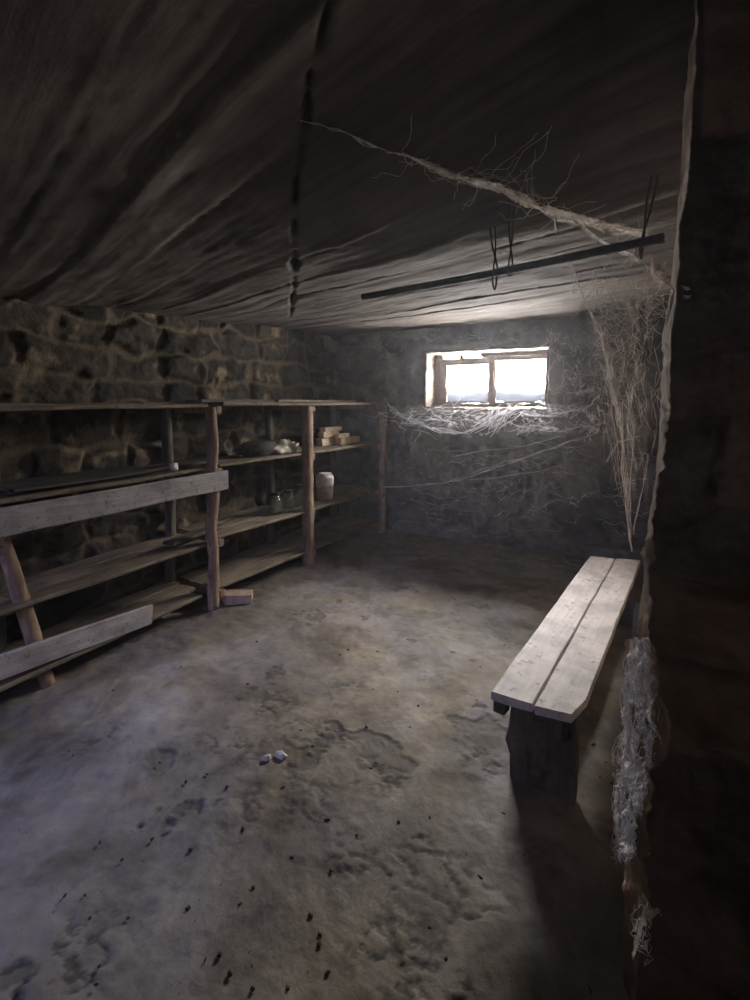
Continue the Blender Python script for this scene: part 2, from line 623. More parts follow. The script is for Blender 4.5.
    def build(self, name, mat, parent=None, smooth=True, loc=None):
        me = bpy.data.meshes.new(name)
        V = np.concatenate(self.v)
        me.from_pydata(V.tolist(), [], self.f)
        if smooth:
            me.polygons.foreach_set('use_smooth', [True] * len(me.polygons))
        for k, a in self.at.items():
            A = me.attributes.new(k, 'FLOAT', 'POINT')
            A.data.foreach_set('value', np.concatenate(a).astype(np.float32))
        me.validate()
        me.update()
        for mm in (mat if isinstance(mat, (list, tuple)) else [mat]):
            me.materials.append(mm)
        o = bpy.data.objects.new(name, me)
        COL.objects.link(o)
        if parent:
            o.parent = parent
        if loc is not None:
            o.location = loc
        return o


def sharp(o, angle=40):
    """flat shading across hard edges"""
    o.data.set_sharp_from_angle(angle=math.radians(angle))
    return o


def tag(o, label=None, cat=None, group=None, kind=None):
    if label:
        o['label'] = label
    if cat:
        o['category'] = cat
    if group:
        o['group'] = group
    if kind:
        o['kind'] = kind
    return o


def empty(name, loc, rz=0.0):
    o = bpy.data.objects.new(name, None)
    o.empty_display_size = 0.1
    COL.objects.link(o)
    o.location = loc
    o.rotation_euler = (0, 0, rz)
    return o


def struct(o, label, cat):
    return tag(o, label, cat, kind='structure')


# ------------------------------------------------------------------ masonry relief
def masonry(u, v, seed, rows, wmin, wmax, warp=0.035, joint=0.022, relief=0.03, proud=0.03, rough=0.011, smear=1.0):
    """relief of coursed rubble at (u, v): height, joint mask, tone of each stone"""
    P = np.stack([u * 2.6, v * 2.6, np.full_like(u, seed * 1.7)], 1)
    uu = u + fbm(P, 3, seed) * warp
    vv = v + fbm(P + 31, 3, seed + 5) * warp * 0.7
    rng = random.Random(seed)
    rows = np.array(rows)
    r = np.clip(np.searchsorted(rows, vv) - 1, 0, len(rows) - 2)
    dv = np.minimum(vv - rows[r], rows[r + 1] - vv)
    du = np.ones_like(u)
    off = np.zeros_like(u)
    tone = np.zeros_like(u)
    for k in range(len(rows) - 1):
        c = [u.min() - 1.0 + rng.random() * 0.4]
        while c[-1] < u.max() + 1:
            c.append(c[-1] + wmin + (wmax - wmin) * rng.random())
        c = np.array(c)
        o = np.array([rng.uniform(-1, 1) for _ in c])
        tn = np.array([rng.random() for _ in c])
        s = r == k
        i = np.clip(np.searchsorted(c, uu[s]) - 1, 0, len(c) - 2)
        du[s] = np.minimum(uu[s] - c[i], c[i + 1] - uu[s])
        off[s] = o[i]
        tone[s] = tn[i]
    d = np.minimum(du, dv)
    P2 = np.stack([u * 9, v * 9, np.full_like(u, seed)], 1)
    rag = fbm(P2, 4, seed + 9)
    d = d + rag * 0.012
    face = sstep(0.0, joint * 1.8, d)
    h = face * (relief + off * proud) + rag * rough * (0.4 + face) + fbm(P2 * 3.1, 3, seed + 21) * rough * 0.45 + fbm(P * 1.1, 2, seed + 2) * 0.02
    jm = 1 - sstep(joint * 0.35, joint * 1.1, d)
    # mortar smeared over some stones
    sm = sstep(0.36, 0.75, fbm(P * 1.3 + 7, 5, seed + 13, .6)) * smear
    jm = np.clip(np.maximum(jm * 0.25, sm * 0.85), 0, 1)
    return h, jm, tone


def ceil_z(x, y):
    x = np.asarray(x, float)
    y = np.asarray(y, float)
    w = 1 - 0.62 * np.clip((x - XL) / 3.6, 0, 1)
    lift = np.clip((2.4 - y) / 1.2, 0, 1) * np.clip((x + 3.1) / 3.0, 0, 1)
    return 2.455 - 0.062 * np.clip(5 - y, 0, 4.6) * w + 0.24 * lift * lift * (3 - 2 * lift)


# ------------------------------------------------------------------ the setting
def make_floor():
    x0, x1, y0, y1 = XL - .1, XE + .1, YF - .1, YB + .1
    nu, nv = 560, 700
    gx, gy = np.meshgrid(np.linspace(x0, x1, nu), np.linspace(y0, y1, nv), indexing='ij')
    x, y = gx.ravel(), gy.ravel()
    P = np.stack([x, y, np.zeros_like(x)], 1)
    z = fbm(P * 0.9, 3, 41) * 0.010 + fbm(P * 9, 3, 42) * 0.0025
    # spalled patches where the top skin has flaked off
    fl = fbm(P * 3.4, 6, 43, .6)
    zone = sstep(1.9, 0.4, np.hypot(x + 1.1, (y - 1.9) * 0.9))
    thr = 0.62 - 0.36 * zone
    thr = thr + 0.35
    flake = sstep(thr, thr + 0.05, fl)
    crumb = np.zeros_like(x)
    for (px, py, rx, ry) in ((272, 703, .16, .06), (230, 742, .22, .05), (300, 735, .15, .05), (345, 690, .10, .05), (430, 880, .20, .07), (380, 775, .12, .05), (480, 757, .12, .07),
                             (300, 800, .16, .05), (470, 905, .12, .06), (250, 815, .14, .06), (60, 970, .16, .08), (330, 735, .12, .04), (350, 860, .12, .05), (100, 735, .1, .05), (400, 960, .2, .07), (540, 690, .1, .05)):
        c = at(px, py, z=0)
        crumb = np.maximum(crumb, sstep(1.5, 0.3, np.hypot((x - c.x) / rx, (y - c.y) / (ry * 2.2))))
    cr = fbm(P * np.array([13, 17, 1.0]), 5, 49, .6)
    crumb_h = crumb * (sstep(-.05, .12, cr) * sstep(.55, .30, cr))
    skin = fbm(P * 6.0, 6, 44, .62)
    step = sstep(0.28, 0.31, skin) * zone
    z = z - flake * 0.005 - step * 0.002 - crumb_h * 0.0045 + crumb * cr * 0.002 + fbm(P * 22, 3, 50) * 0.0018
    fr = sstep(thr - 0.03, thr, fl) * sstep(thr + 0.05, thr, fl)
    edge = sstep(0.255, 0.285, skin) * sstep(0.335, 0.30, skin) * zone
    z = z + fr * 0.003
    # the oval chipped patch
    c = at(157, 763, z=0)
    for (px, py, rr) in ((157, 763, .075),):
        c = at(px, py, z=0)
        q = np.hypot((x - c.x) / 1.25, y - c.y) / rr + fbm(P * 9, 5, 47, .6) * 0.45
        ring = sstep(0.8, 0.95, q) * sstep(1.14, 1.0, q)
        z = z - sstep(1.0, 0.9, q) * 0.005 + ring * 0.003
        flake = np.maximum(flake, np.maximum(sstep(1.0, 0.9, q) * 0.35, ring * .8))
    # soil against the back wall and under the shelves
    nz = fbm(P * 2.0, 4, 46)
    soil = np.maximum(sstep(0.75, 0.15, (YB - y) + nz * 0.22), sstep(0.45, 0.15, (x - XL) - 0.62 + nz * 0.22 - 0.10 * (y - 2.5)))
    soil = np.maximum(soil, sstep(0.9, 0.2, np.hypot(x - 0.3, y - 4.6) + nz * .2))
    z = z + sstep(0.55, 0.0, (YB - y)) * 0.035 + soil * fbm(P * 14, 3, 48) * 0.008
    b = MB()
    b.grid(np.stack([x, y, z], 1), nu, nv, soil=np.clip(soil * (0.75 + 0.3 * nz), 0, 1) * 0.85, flake=np.clip(flake * 0.5 + crumb_h * 0.8 + step * 0.10 + np.clip(fbm(P * 19, 4, 55, .6) - .5, 0, 1) * .45, 0, 1))
    b.box((x0, y0, -0.25), (x1, y1, -0.09))
    return struct(b.build('floor', M['floor']), 'worn grey concrete floor with flaked patches and brown soil by the walls', 'floor')


def make_ceiling():
    x0, x1, y0, y1 = XL - .2, XE + .2, YF - .2, YB + .2
    nu, nv = 360, 440
    gx, gy = np.meshgrid(np.linspace(x0, x1, nu), np.linspace(y0, y1, nv), indexing='ij')
    x, y = gx.ravel(), gy.ravel()
    P = np.stack([x, y, np.zeros_like(x)], 1)
    th = math.radians(11.5)
    s = y * math.cos(th) + x * math.sin(th)          # across the boards
    t = x * math.cos(th) - y * math.sin(th)          # along them
    s2 = s + fbm(np.stack([t * .8, s * 1.2, s * 0], 1), 3, 61) * 0.05
    wid = 0.27
    k = np.floor(s2 / wid).astype(np.int64)
    f = s2 / wid - k
    hb = _hash(k, k * 0, k * 0, 5) - .5
    tl = _hash(k, k * 0 + 3, k * 0, 9) - .5
    bow = np.abs(fbm(np.stack([t * .7, k * 7.7, k * 0.0], 1), 2, 66))
    h = hb * 0.012 + tl * 0.018 * (f - .5) + bow * 0.012
    d = np.minimum(f, 1 - f) * wid
    vary = 0.5 + 0.5 * fbm(np.stack([t * 1.3, s * 2, s * 0], 1), 3, 62)
    seam = sstep(0.016, 0.002, d + fbm(P * 13, 3, 63) * 0.009) * np.clip(vary * 1.3 - .15, 0, 1) * (0.25 + 0.75 * sstep(1.4, 2.8, y))
    h = h - seam * 0.016 + fbm(P * 5, 4, 64) * 0.006 + fbm(P * 1.5, 3, 69) * 0.012 + fbm(np.stack([t * 1.5, s * 16, s * 0], 1), 3, 70) * 0.004
    # the ragged break running across the boards
    line = [at(px, py, z=2.40) for (px, py) in ((345, 0), (333, 50), (322, 90), (309, 122), (306, 160), (296, 195), (294, 235), (294, 275), (290, 312))]
    dist = np.full_like(x, 9.0)
    tt = np.zeros_like(x)
    for i in range(len(line) - 1):
        p, q = line[i], line[i + 1]
        ax_, ay_ = q.x - p.x, q.y - p.y
        f_ = np.clip(((x - p.x) * ax_ + (y - p.y) * ay_) / (ax_ * ax_ + ay_ * ay_), 0, 1)
        d_ = np.hypot(x - p.x - ax_ * f_, y - p.y - ay_ * f_)
        s_ = d_ < dist
        dist[s_] = d_[s_]
        tt[s_] = (i + f_[s_]) / (len(line) - 1)
    dist = dist + fbm(P * 7, 3, 65) * 0.014
    on = np.maximum.reduce([sstep(.05, .0, np.abs(tt - c_) - w_) for (c_, w_) in ((.20, .05), (.43, .055), (.60, .055), (.73, .02), (.84, .03), (.95, .02))])
    crack = sstep(0.017, 0.006, dist) * on
    h = h - crack * 0.028
    z = ceil_z(x, y) - h
    b = MB()
    b.grid(np.stack([x, y, z], 1), nu, nv, flip=True, joint=np.clip(np.maximum(seam * 0.55, crack * 1.0), 0, 1), tone=hb + .5)
    b.box((x0, y0, 2.80), (x1, y1, 3.0))
    return struct(b.build('ceiling', M['ceiling']), 'sooty board-lined ceiling sloping over the cellar', 'ceiling')


def wall_grid(b, axis, fixed, u0, u1, z0, z1, step, sign, seed, rows, wmin, wmax, holes=(), **kw):
    """a displaced masonry face; axis 'x': plane x=fixed spanning y; axis 'y': plane y=fixed spanning x"""
    us = np.arange(u0, u1 + step, step)
    zs = np.arange(z0, z1 + step, step)
    for (a, c, d, e) in holes:
        us = np.unique(np.concatenate([us[(np.abs(us - a) > step * .6) & (np.abs(us - c) > step * .6)], [a, c]]))
        zs = np.unique(np.concatenate([zs[(np.abs(zs - d) > step * .6) & (np.abs(zs - e) > step * .6)], [d, e]]))
    nu, nv = len(us), len(zs)
    gu, gz = np.meshgrid(us, zs, indexing='ij')
    u, z = gu.ravel(), gz.ravel()
    h, j, tone = masonry(u, z, seed, rows, wmin, wmax, **kw)
    keep = np.ones((nu - 1, nv - 1), bool)
    for (a, c, d, e) in holes:
        mu, mz = (us[:-1] + us[1:]) / 2, (zs[:-1] + zs[1:]) / 2
        keep &= ~(((mu > a) & (mu < c))[:, None] & ((mz > d) & (mz < e))[None, :])
        lip = np.maximum(np.maximum(a - u, u - c), np.maximum(d - z, z - e))
        h = h * sstep(-0.0, 0.10, lip)
    pos = fixed + sign * h
    P = np.stack([pos, u, z], 1) if axis == 'x' else np.stack([u, pos, z], 1)
    b.grid(P, nu, nv, keep=keep, flip=(axis == 'x') == (sign < 0), joint=j, tone=tone)


def solid(b, lo, hi):
    n0 = b.n
    b.box(lo, hi)


def make_walls():
    rng = random.Random(3)

    def rows(a, c, lo, hi):
        r = [a]
        while r[-1] < c:
            r.append(r[-1] + rng.uniform(lo, hi))
        return r
    # left wall
    b = MB()
    rw = [-0.1, .14, .36, .60, .81, 1.06, 1.30, 1.55, 1.78, 2.03, 2.24, 2.46, 2.8]
    wall_grid(b, 'x', XL, YF - .2, YB + .1, -0.05, 2.6, 0.0135, 1, 12, rw, 0.28, 0.62, relief=0.028, proud=0.018, joint=0.03, warp=0.13, rough=0.013, smear=0.75)
    b.box((XL - .4, YF - .6, -0.2), (XL - .07, YB + .6, 2.95))
    struct(b.build('wall_left', M['stone']), 'rough rubble stone wall behind the shelving', 'wall')
    # back wall with the window
    b = MB()
    wall_grid(b, 'y', YB, XL - .1, XE + .1, -0.05, 2.65, 0.017, -1, 23, rows(-.1, 2.8, .2, .32), 0.3, 0.7,
              holes=[(WX0, WX1, WZ0, WZ1)], relief=0.009, proud=0.006, joint=0.03, warp=0.16)
    T = 0.5
    y0 = YB + .06
    b.box((XL - .4, y0, -.2), (WX0 - .002, YB + T, 2.95))
    b.box((WX1 + .002, y0, -.2), (XE + .3, YB + T, 2.95))
    b.box((WX0 - .002, y0, -.2), (WX1 + .002, YB + T, WZ0 - .002))
    b.box((WX0 - .002, y0, WZ1 + .002), (WX1 + .002, YB + T, 2.95))
    struct(b.build('wall_back', M['back']), 'soot-grey back wall hung with webs around the window', 'wall')
    # limewashed reveal lining the window opening
    b = MB()
    nd, nl = 14, 60

    def lining(p, q, nrm, seed):
        p, q, nrm = np.array(p, float), np.array(q, float), np.array(nrm, float)
        uu, dd = np.meshgrid(np.linspace(0, 1, nl), np.linspace(0, 1, nd), indexing='ij')
        uu, dd = uu.ravel(), dd.ravel()
        P = p + (q - p) * uu[:, None] + np.array([0, 1.0, 0]) * (dd * (T + .02) - .012)[:, None]
        nn = fbm(P * 9, 4, seed) * 0.012 + fbm(P * 30, 2, seed + 4) * 0.004 + 0.008
        P = P + nrm * nn[:, None]
        b.grid(P, nl, nd)
    lining((WX0, YB, WZ0), (WX0, YB, WZ1), (1, 0, 0), 71)
    lining((WX1, YB, WZ1), (WX1, YB, WZ0), (-1, 0, 0), 72)
    lining((WX0, YB, WZ1), (WX1, YB, WZ1), (0, 0, -1), 73)
    lining((WX1, YB, WZ0), (WX0, YB, WZ0), (0, 0, 1), 74)
    # narrow worn lip of limewash around the opening
    k = 0
    for (p, q) in (((WX0 - .012, WZ0 - .02), (WX0 - .012, WZ1 + .02)), ((WX0 - .02, WZ1 + .012), (WX1 + .02, WZ1 + .012)), ((WX0 - .02, WZ0 - .012), (WX1 + .02, WZ0 - .012))):
        n = 50
        pts = [(p[0] + (q[0] - p[0]) * i / n, YB - .004, p[1] + (q[1] - p[1]) * i / n) for i in range(n + 1)]
        b.tube(pts, 0.016, 8, 0.6, 75 + k)
        k += 1
    struct(b.build('trim_1', M['reveal']), 'pale limewashed window reveal', 'trim')
    # right wall beyond the bench, made pale tan to bounce light onto the floor
    b = MB()
    wall_grid(b, 'x', XR, 1.45, YB + .1, -0.05, 2.75, 0.022, -1, 34, rows(-.1, 2.8, .2, .3), 0.3, 0.6, relief=0.02, proud=0.02)
    b.box((XR + .07, 1.5, -.2), (XR + .4, YB + .3, 2.95))
    struct(b.build('wall_right', M['tanwall']), 'pale tan wall along the right of the bench, coloured to bounce light', 'wall')
    # front wall with the doorway, behind the camera
    b = MB()
    wall_grid(b, 'y', YF, XL - .1, XE + .1, -0.05, 2.85, 0.03, 1, 45, rows(-.1, 2.8, .2, .3), 0.3, 0.6, holes=[(DX0, DX1, -0.05, DZ)], relief=0.02, proud=0.02)
    b.box((XL - .4, YF - 1.0, -.2), (DX0, YF - .07, 2.95))
    b.box((DX1, YF - 1.0, -.2), (XE + .4, YF - .07, 2.95))
    b.box((DX0, YF - 1.0, DZ), (DX1, YF - .07, 2.95))
    struct(b.build('wall_front', M['back']), 'front wall with an open doorway', 'wall')
    b = MB()
    wall_grid(b, 'x', XE, YF - .1, 1.6, -0.05, 2.85, 0.03, -1, 56, rows(-.1, 2.8, .2, .3), 0.3, 0.6, relief=0.02, proud=0.02)
    b.box((XE + .07, YF - .5, -.2), (XE + .4, 1.9, 2.95))
    struct(b.build('wall_entrance_side', M['pier']), 'side wall of the entrance bay', 'wall')


YP, YQ = 1.30, 1.70       # near and far face of the entrance pier


def make_pier():
    """the ragged masonry end that closes the right of the picture: front face, broken edge, reveal"""
    prof = [at(px, py, y=YP) for (px, py) in ((690, 70), (683, 190), (674, 290), (667, 340), (664, 430), (656, 500), (648, 560), (644, 600), (643, 625), (652, 650), (663, 690), (662, 750), (650, 800), (642, 860), (636, 930), (634, 1000))]
    pz = np.array([p.z for p in prof])[::-1]
    px_ = np.array([p.x for p in prof])[::-1]
    far = [at(px, py, y=YQ - .05) for (px, py) in ((684, 70), (678, 190), (668, 290), (662, 340), (659, 430), (651, 500), (643, 560), (638, 600), (636, 640), (628, 720), (621, 800), (622, 860), (626, 930), (628, 1000))]
    fz = np.array([p.z for p in far])[::-1]
    fx = np.array([p.x for p in far])[::-1]
    rows = [-0.1, 0.24, 0.50, 0.74, 0.985, 1.185, 1.36, 1.565, 1.72, 1.95, 2.2, 2.5]
    step = 0.008
    zs = np.arange(-0.06, 2.86, step)
    # path across: reveal (far to near) then front face (left to right)
    na, nb = 30, 110
    nz = len(zs)
    ex = np.interp(zs, pz, px_)
    gx = np.interp(zs, fz, fx)
    rag = fbm(np.stack([zs * 26, zs * 0, zs * 0], 1), 3, 81) * 0.010
    P, J, T = [], [], []
    a = np.linspace(0, 1, na)
    c = np.linspace(0, 1, nb)[1:] ** 1.25
    Z = np.repeat(zs, na)
    A = np.tile(a, nz)
    EX, GX, RG = np.repeat(ex, na), np.repeat(gx, na), np.repeat(rag, na)
    yy = YQ + (YP - YQ) * A
    h, j, t = masonry(yy + 3.3, Z, 91, rows, 0.25, 0.5, relief=0.018, proud=0.012, joint=0.024)
    low = sstep(1.0, 0.85, Z)
    bl = fbm(np.stack([yy * 14, Z * 9, Z * 0], 1), 4, 92)
    rg_ = sstep(1.75, 1.25, Z) * .75 + .25
    jag = (fbm(np.stack([yy * 12, Z * 17, Z * 0], 1), 5, 95, .6) * .011 - np.maximum(0, fbm(np.stack([yy * 5, Z * 6.5, Z * 0], 1), 4, 96, .6)) * .022) * (0.35 + A) * rg_
    xx = 0.008 + jag + GX + (EX - GX) * A - (h - 0.02) * 0.6 * np.sin(PI * np.clip(A, 0, 1)) + bl * 0.010 * (0.3 + low)
    R1 = np.stack([xx, yy, Z], 1).reshape(nz, na, 3)
    j1, t1 = np.maximum(j, .55 + .3 * bl).clip(0, 1).reshape(nz, na), t.reshape(nz, na)
    Z2 = np.repeat(zs, nb - 1)
    Cc = np.tile(c, nz)
    EX2, RG2 = np.repeat(ex, nb - 1), np.repeat(rag, nb - 1)
    lastx = xx.reshape(nz, na)[:, -1]
    x2 = EX2 + np.repeat(lastx - ex, nb - 1) * np.exp(-Cc * 25) + (XE + .05 - EX2) * Cc
    h2, j2, t2 = masonry(x2, Z2, 93, rows, 0.7, 1.5, relief=0.03, proud=0.022, joint=0.022)
    # the swollen base with its slanting top
    sl = 0.62 - 0.55 * (x2 - 0.08)
    base = sstep(0.03, -0.10, Z2 - sl) * 0.07
    low2 = sstep(1.0, 0.9, Z2)
    y2 = YP - (h2 - 0.02) * np.clip(Cc * 10, 0.0, 1) - base * np.clip(Cc * 9, 0, 1) + low2 * fbm(np.stack([x2 * 5, Z2 * 5, Z2 * 0], 1), 4, 94) * 0.03 * np.clip(Cc * 9, 0, 1)
    R2 = np.stack([x2, y2, Z2], 1).reshape(nz, nb - 1, 3)
    j2 = j2 * .35
    R = np.concatenate([R1, R2], 1)
    J = np.concatenate([j1, j2.reshape(nz, nb - 1)], 1)
    T = np.concatenate([t1, t2.reshape(nz, nb - 1)], 1)
    nn = R.shape[1]
    b = MB()
    b.grid(R.reshape(-1, 3), nz, nn, flip=True, joint=J.ravel(), tone=T.ravel())
    b.box((0.16, YP + .12, -.1), (XE + .1, YQ, 2.9))
    return struct(b.build('wall_entrance', M['pier']), 'dark masonry wall end with a ragged edge beside the bench', 'wall')


def make_window():
    yf = YB + 0.30
    w = empty('window_1', ((WX0 + WX1) / 2, yf, WZ0))
    tag(w, 'small two-light cellar window glowing white in the back wall', 'window', kind='structure')
    ox, oy, oz = w.location

    def P(px, py):
        p = at(px, py, y=yf)
        return p.x - ox, p.z - oz
    X0, X1 = WX0 + .012 - ox, WX1 - .012 - ox
    Z0, Z1 = 0.012, WZ1 - WZ0 - 0.055
    lp0, lp1 = P(447, 394)[0], P(489, 366)[0]
    rp0, rp1 = P(496, 394)[0], P(546, 360)[0]
    lt, rt_ = P(447, 366)[1], P(520, 359)[1]
    lb = 0.075

    def bar(b, x0, x1, z0, z1, t=0.03, dy=0.0, seed=0):
        n = 8
        b.add(*_rough_box((x0, -t + dy, z0), (x1, t + dy, z1), seed))
    f = MB()
    bar(f, X0, X0 + .05, Z0, Z1, .04, 0, 1)
    bar(f, X1 - .035, X1, Z0, Z1, .04, 0, 2)
    bar(f, X0, X1, Z1 - .045, Z1, .04, 0, 3)
    bar(f, X0, X1, Z0, Z0 + .04, .04, 0, 4)
    bar(f, (lp1 + rp0) / 2 - .028, (lp1 + rp0) / 2 + .028, Z0, Z1, .045, -.004, 5)
    sharp(f.build('window_frame', M['frame'], w))
    for (a, c, top, nm) in ((lp0, lp1, lt, 1), (rp0, rp1, rt_, 2)):
        s = MB()
        x0 = X0 + .05 if nm == 1 else (lp1 + rp0) / 2 + .028
        x1 = (lp1 + rp0) / 2 - .028 if nm == 1 else X1 - .035
        zt = Z1 - .045
        bar(s, x0, a, Z0 + .04, zt, .018, -.01, 6 + nm)
        bar(s, c, x1, Z0 + .04, zt, .018, -.01, 9 + nm)
        bar(s, a, c, top, zt, .018, -.01, 12 + nm)
        bar(s, a, c, Z0 + .04, lb, .018, -.01, 15 + nm)
        sash = sharp(s.build('sash', M['frame'], w))
        g = MB()
        n, m = 30, 30
        uu, vv = np.meshgrid(np.linspace(a, c, n), np.linspace(lb, top, m), indexing='ij')
        uu, vv = uu.ravel(), vv.ravel()
        k = (vv - lb) / (top - lb)
        dirt = np.clip((0.42 - k + 0.05 * fbm(np.stack([uu * 11, vv * 11, uu * 0], 1), 3, 99)) / 0.30, 0, 1) * (1.05 if nm == 1 else 1.0)
        g.grid(np.stack([uu, uu * 0 + .006, vv], 1), n, m, dirt=dirt)
        g.build('pane', M['pane'], sash)
    # sloping timber lintel strip and the sill
    s = MB()
    s.add(*_rough_box((X0 + .56, -.05, Z1 + .004), (X1, .05, Z1 + .045), 31))
    s.add(*_rough_box((X0, -.05, Z1 + .002), (X0 + .10, .05, Z1 + .045), 32))
    s.add(*_rough_box((X0 + .30, -.03, Z1 + .002), (X0 + .34, .03, Z1 + .045), 33))
    sharp(s.build('lintel_packing', M['frame'], w))


def _rough_box(lo, hi, seed=0, n=6, amp=0.004):
    """a box subdivided and slightly worn: returns (verts, faces)"""
    lo, hi = np.array(lo, float), np.array(hi, float)
    V, Fc, key = [], [], {}

    def vid(p):
        k = tuple(np.round(p, 5))
        if k not in key:
            key[k] = len(V)
            V.append(p)
        return key[k]
    size = hi - lo
    div = [max(1, min(14, int(s / 0.05))) for s in size]
    for ax in range(3):
        u, v = (ax + 1) % 3, (ax + 2) % 3
        for side in (0, 1):
            for i in range(div[u]):
                for j in range(div[v]):
                    q = []
                    for (a, c) in ((0, 0), (1, 0), (1, 1), (0, 1)):
                        p = np.zeros(3)
                        p[ax] = hi[ax] if side else lo[ax]
                        p[u] = lo[u] + size[u] * (i + a) / div[u]
                        p[v] = lo[v] + size[v] * (j + c) / div[v]
                        q.append(vid(p))
                    Fc.append(tuple(q if side else q[::-1]))
    V = np.array(V)
    d = np.stack([fbm(V * 11 + seed, 3, seed), fbm(V * 11 + 5 + seed, 3, seed + 1), fbm(V * 11 + 9 + seed, 3, seed + 2)], 1)
    return V + d * amp, Fc


# ------------------------------------------------------------------ shelving
LEVELS = (0.14, 0.545, 1.105, 1.585)


def make_shelving():
    ox, oy = -2.78, 2.5
    root = empty('shelving_unit', (ox, oy, 0))
    tag(root, 'long four-tier shelving of crooked log posts and old planks along the stone wall', 'shelving')

    def L(p):
        return (p[0] - ox, p[1] - oy, p[2])
    # front posts
    fp = [
        ([(-2.86, 1.35, -.02), (-2.855, 1.27, .35), (-2.845, 1.19, .72), (-2.835, 1.10, 1.1), (-2.83, .99, 1.56)], (.037, .040, .037, .034, .032), 0.0),
        ([(-2.775, 2.475, -.02), (-2.765, 2.47, .2), (-2.77, 2.485, .38), (-2.77, 2.475, .5), (-2.765, 2.455, .62), (-2.775, 2.50, .86), (-2.765, 2.475, 1.08), (-2.76, 2.49, 1.25), (-2.765, 2.475, 1.56)], (.046, .044, .041, .046, .041, .043, .041, .041, .041), 0.0),
        ([(-2.72, 3.62, -.02), (-2.72, 3.625, .4), (-2.725, 3.63, .8), (-2.72, 3.625, 1.2), (-2.725, 3.63, 1.56)], (.053, .051, .051, .049, .048), 0.6),
        ([(-2.565, 4.90, -.02), (-2.555, 4.90, .5), (-2.55, 4.90, 1.0), (-2.545, 4.90, 1.56)], (.042, .042, .04, .04), 0.7),
    ]

    def smooth_path(pts, rad, n=26):
        pts = np.array(pts)
        t = np.linspace(0, 1, len(pts))
        tt = np.linspace(0, 1, n)
        # smooth interpolation
        out_ = []
        for q in tt:
            i = min(int(q * (len(pts) - 1)), len(pts) - 2)
            f = q * (len(pts) - 1) - i
            f = f * f * (3 - 2 * f) * .5 + f * .5
            out_.append(pts[i] * (1 - f) + pts[i + 1] * f)
        return out_, np.interp(tt, t, rad)
    for k, (pts, rad, sq) in enumerate(fp):
        p, r = smooth_path([L(q) for q in pts], rad)
        b = MB()
        b.tube(p, r, 14, 0.10, 200 + k, square=sq)
        b.build('front_post', M['post'], root)
    # back posts against the wall
    for k, y in enumerate((1.25, 2.42, 3.62, 4.8)):
        b = MB()
        p, r = smooth_path([L((-3.215, y, -.02)), L((-3.20, y + .02, .8)), L((-3.21, y, 1.56))], (.045, .04, .042), 14)
        b.tube(p, r, 10, 0.12, 220 + k)
        b.build('back_post', M['benchleg'], root)
    # bearers from front to back
    for k, (y, xf) in enumerate(((1.22, -2.80), (2.475, -2.70), (3.625, -2.645), (4.83, -2.50))):
        for q, z in enumerate(LEVELS):
            yy = y + (0.066 if k else (.06 - .1 * q))
            b = MB()
            b.add(*_rough_box((-3.24 - ox, yy - .02 - oy, z - .075), (xf - .045 - ox, yy + .022 - oy, z - .018), 240 + k * 4 + q))
            sharp(b.build('bearer', M['post'], root))
    # shelf planks, two lengths per tier and three planks deep
    rng = random.Random(21)
    for q, z in enumerate(LEVELS):
        for (y0, y1, lo) in ((0.25, 2.50 + rng.uniform(-.05, .05), -.03 if q == 1 else 0.0), (2.52, 4.93, 0.0)):
            x = -3.26
            ws = (0.165, 0.155, 0.17)
            for w_, wd in enumerate(ws):
                a, c = x, x + wd - .008
                x += wd
                d0, d1 = rng.uniform(-.06, .08), rng.uniform(-.10, .0)
                if y1 > 4:
                    d1 = rng.uniform(-.05, 0.0)
                    d0 = rng.uniform(0.0, 0.05)
                zz = z + lo + rng.uniform(-.006, .006)
                b = MB()
                k_ = (0.0, 0.07, 0.15)[w_] if y1 > 4 else 0.0
                k0 = (0.0, 0.0, 0.07)[w_] if y1 > 4 else 0.0
                if q == 3 and w_ == 2:
                    c += 0.065
                b.plank(y0 + d0 - oy, y1 + d1 - oy, a - ox, c - ox, zz - .02, zz + .006, 300 + q * 20 + w_ + int(y0 * 3), warp=0.008, bow=rng.uniform(-.012, 0),
                        cut=lambda t, k_=k_, k0=k0: (k0 * t, k_ * t))
                sharp(b.build('shelf_plank', M['shelf'], root))
    # pale boards nailed across the front
    b = MB()
    b.plank(0.3 - oy, at(228, 478, x=-2.69).y - oy, -2.715 - ox, -2.690 - ox, 0.928, 1.075, 401, warp=0.005)
    o = sharp(b.build('front_board', M['board'], root))
    o['label'] = 'pale grey weathered board nailed across the first two posts'
    b = MB()
    b.plank(-0.78, 0.78, -.0125, .0125, -.066, .066, 402, warp=0.004)
    o = sharp(b.build('front_board', M['board'], root))
    o.location = (-2.785 - ox, 1.175 - oy, 0.232)
    o.rotation_euler = (math.radians(-5.0), 0, 0)
    o['label'] = 'low slanting pale grey board across the leaning post'
    return root


def board_thing(name, label, mat, y0, y1, x0, x1, z, t, seed, rz=0.0, group=None):
    b = MB()
    cx, cy = (x0 + x1) / 2, (y0 + y1) / 2
    b.plank(y0 - cy, y1 - cy, x0 - cx, x1 - cx, 0, t, seed, warp=0.004)
    o = sharp(b.build(name, mat, loc=(cx, cy, z)))
    o.rotation_euler = (0, 0, rz)
    return tag(o, label, 'plank', group)


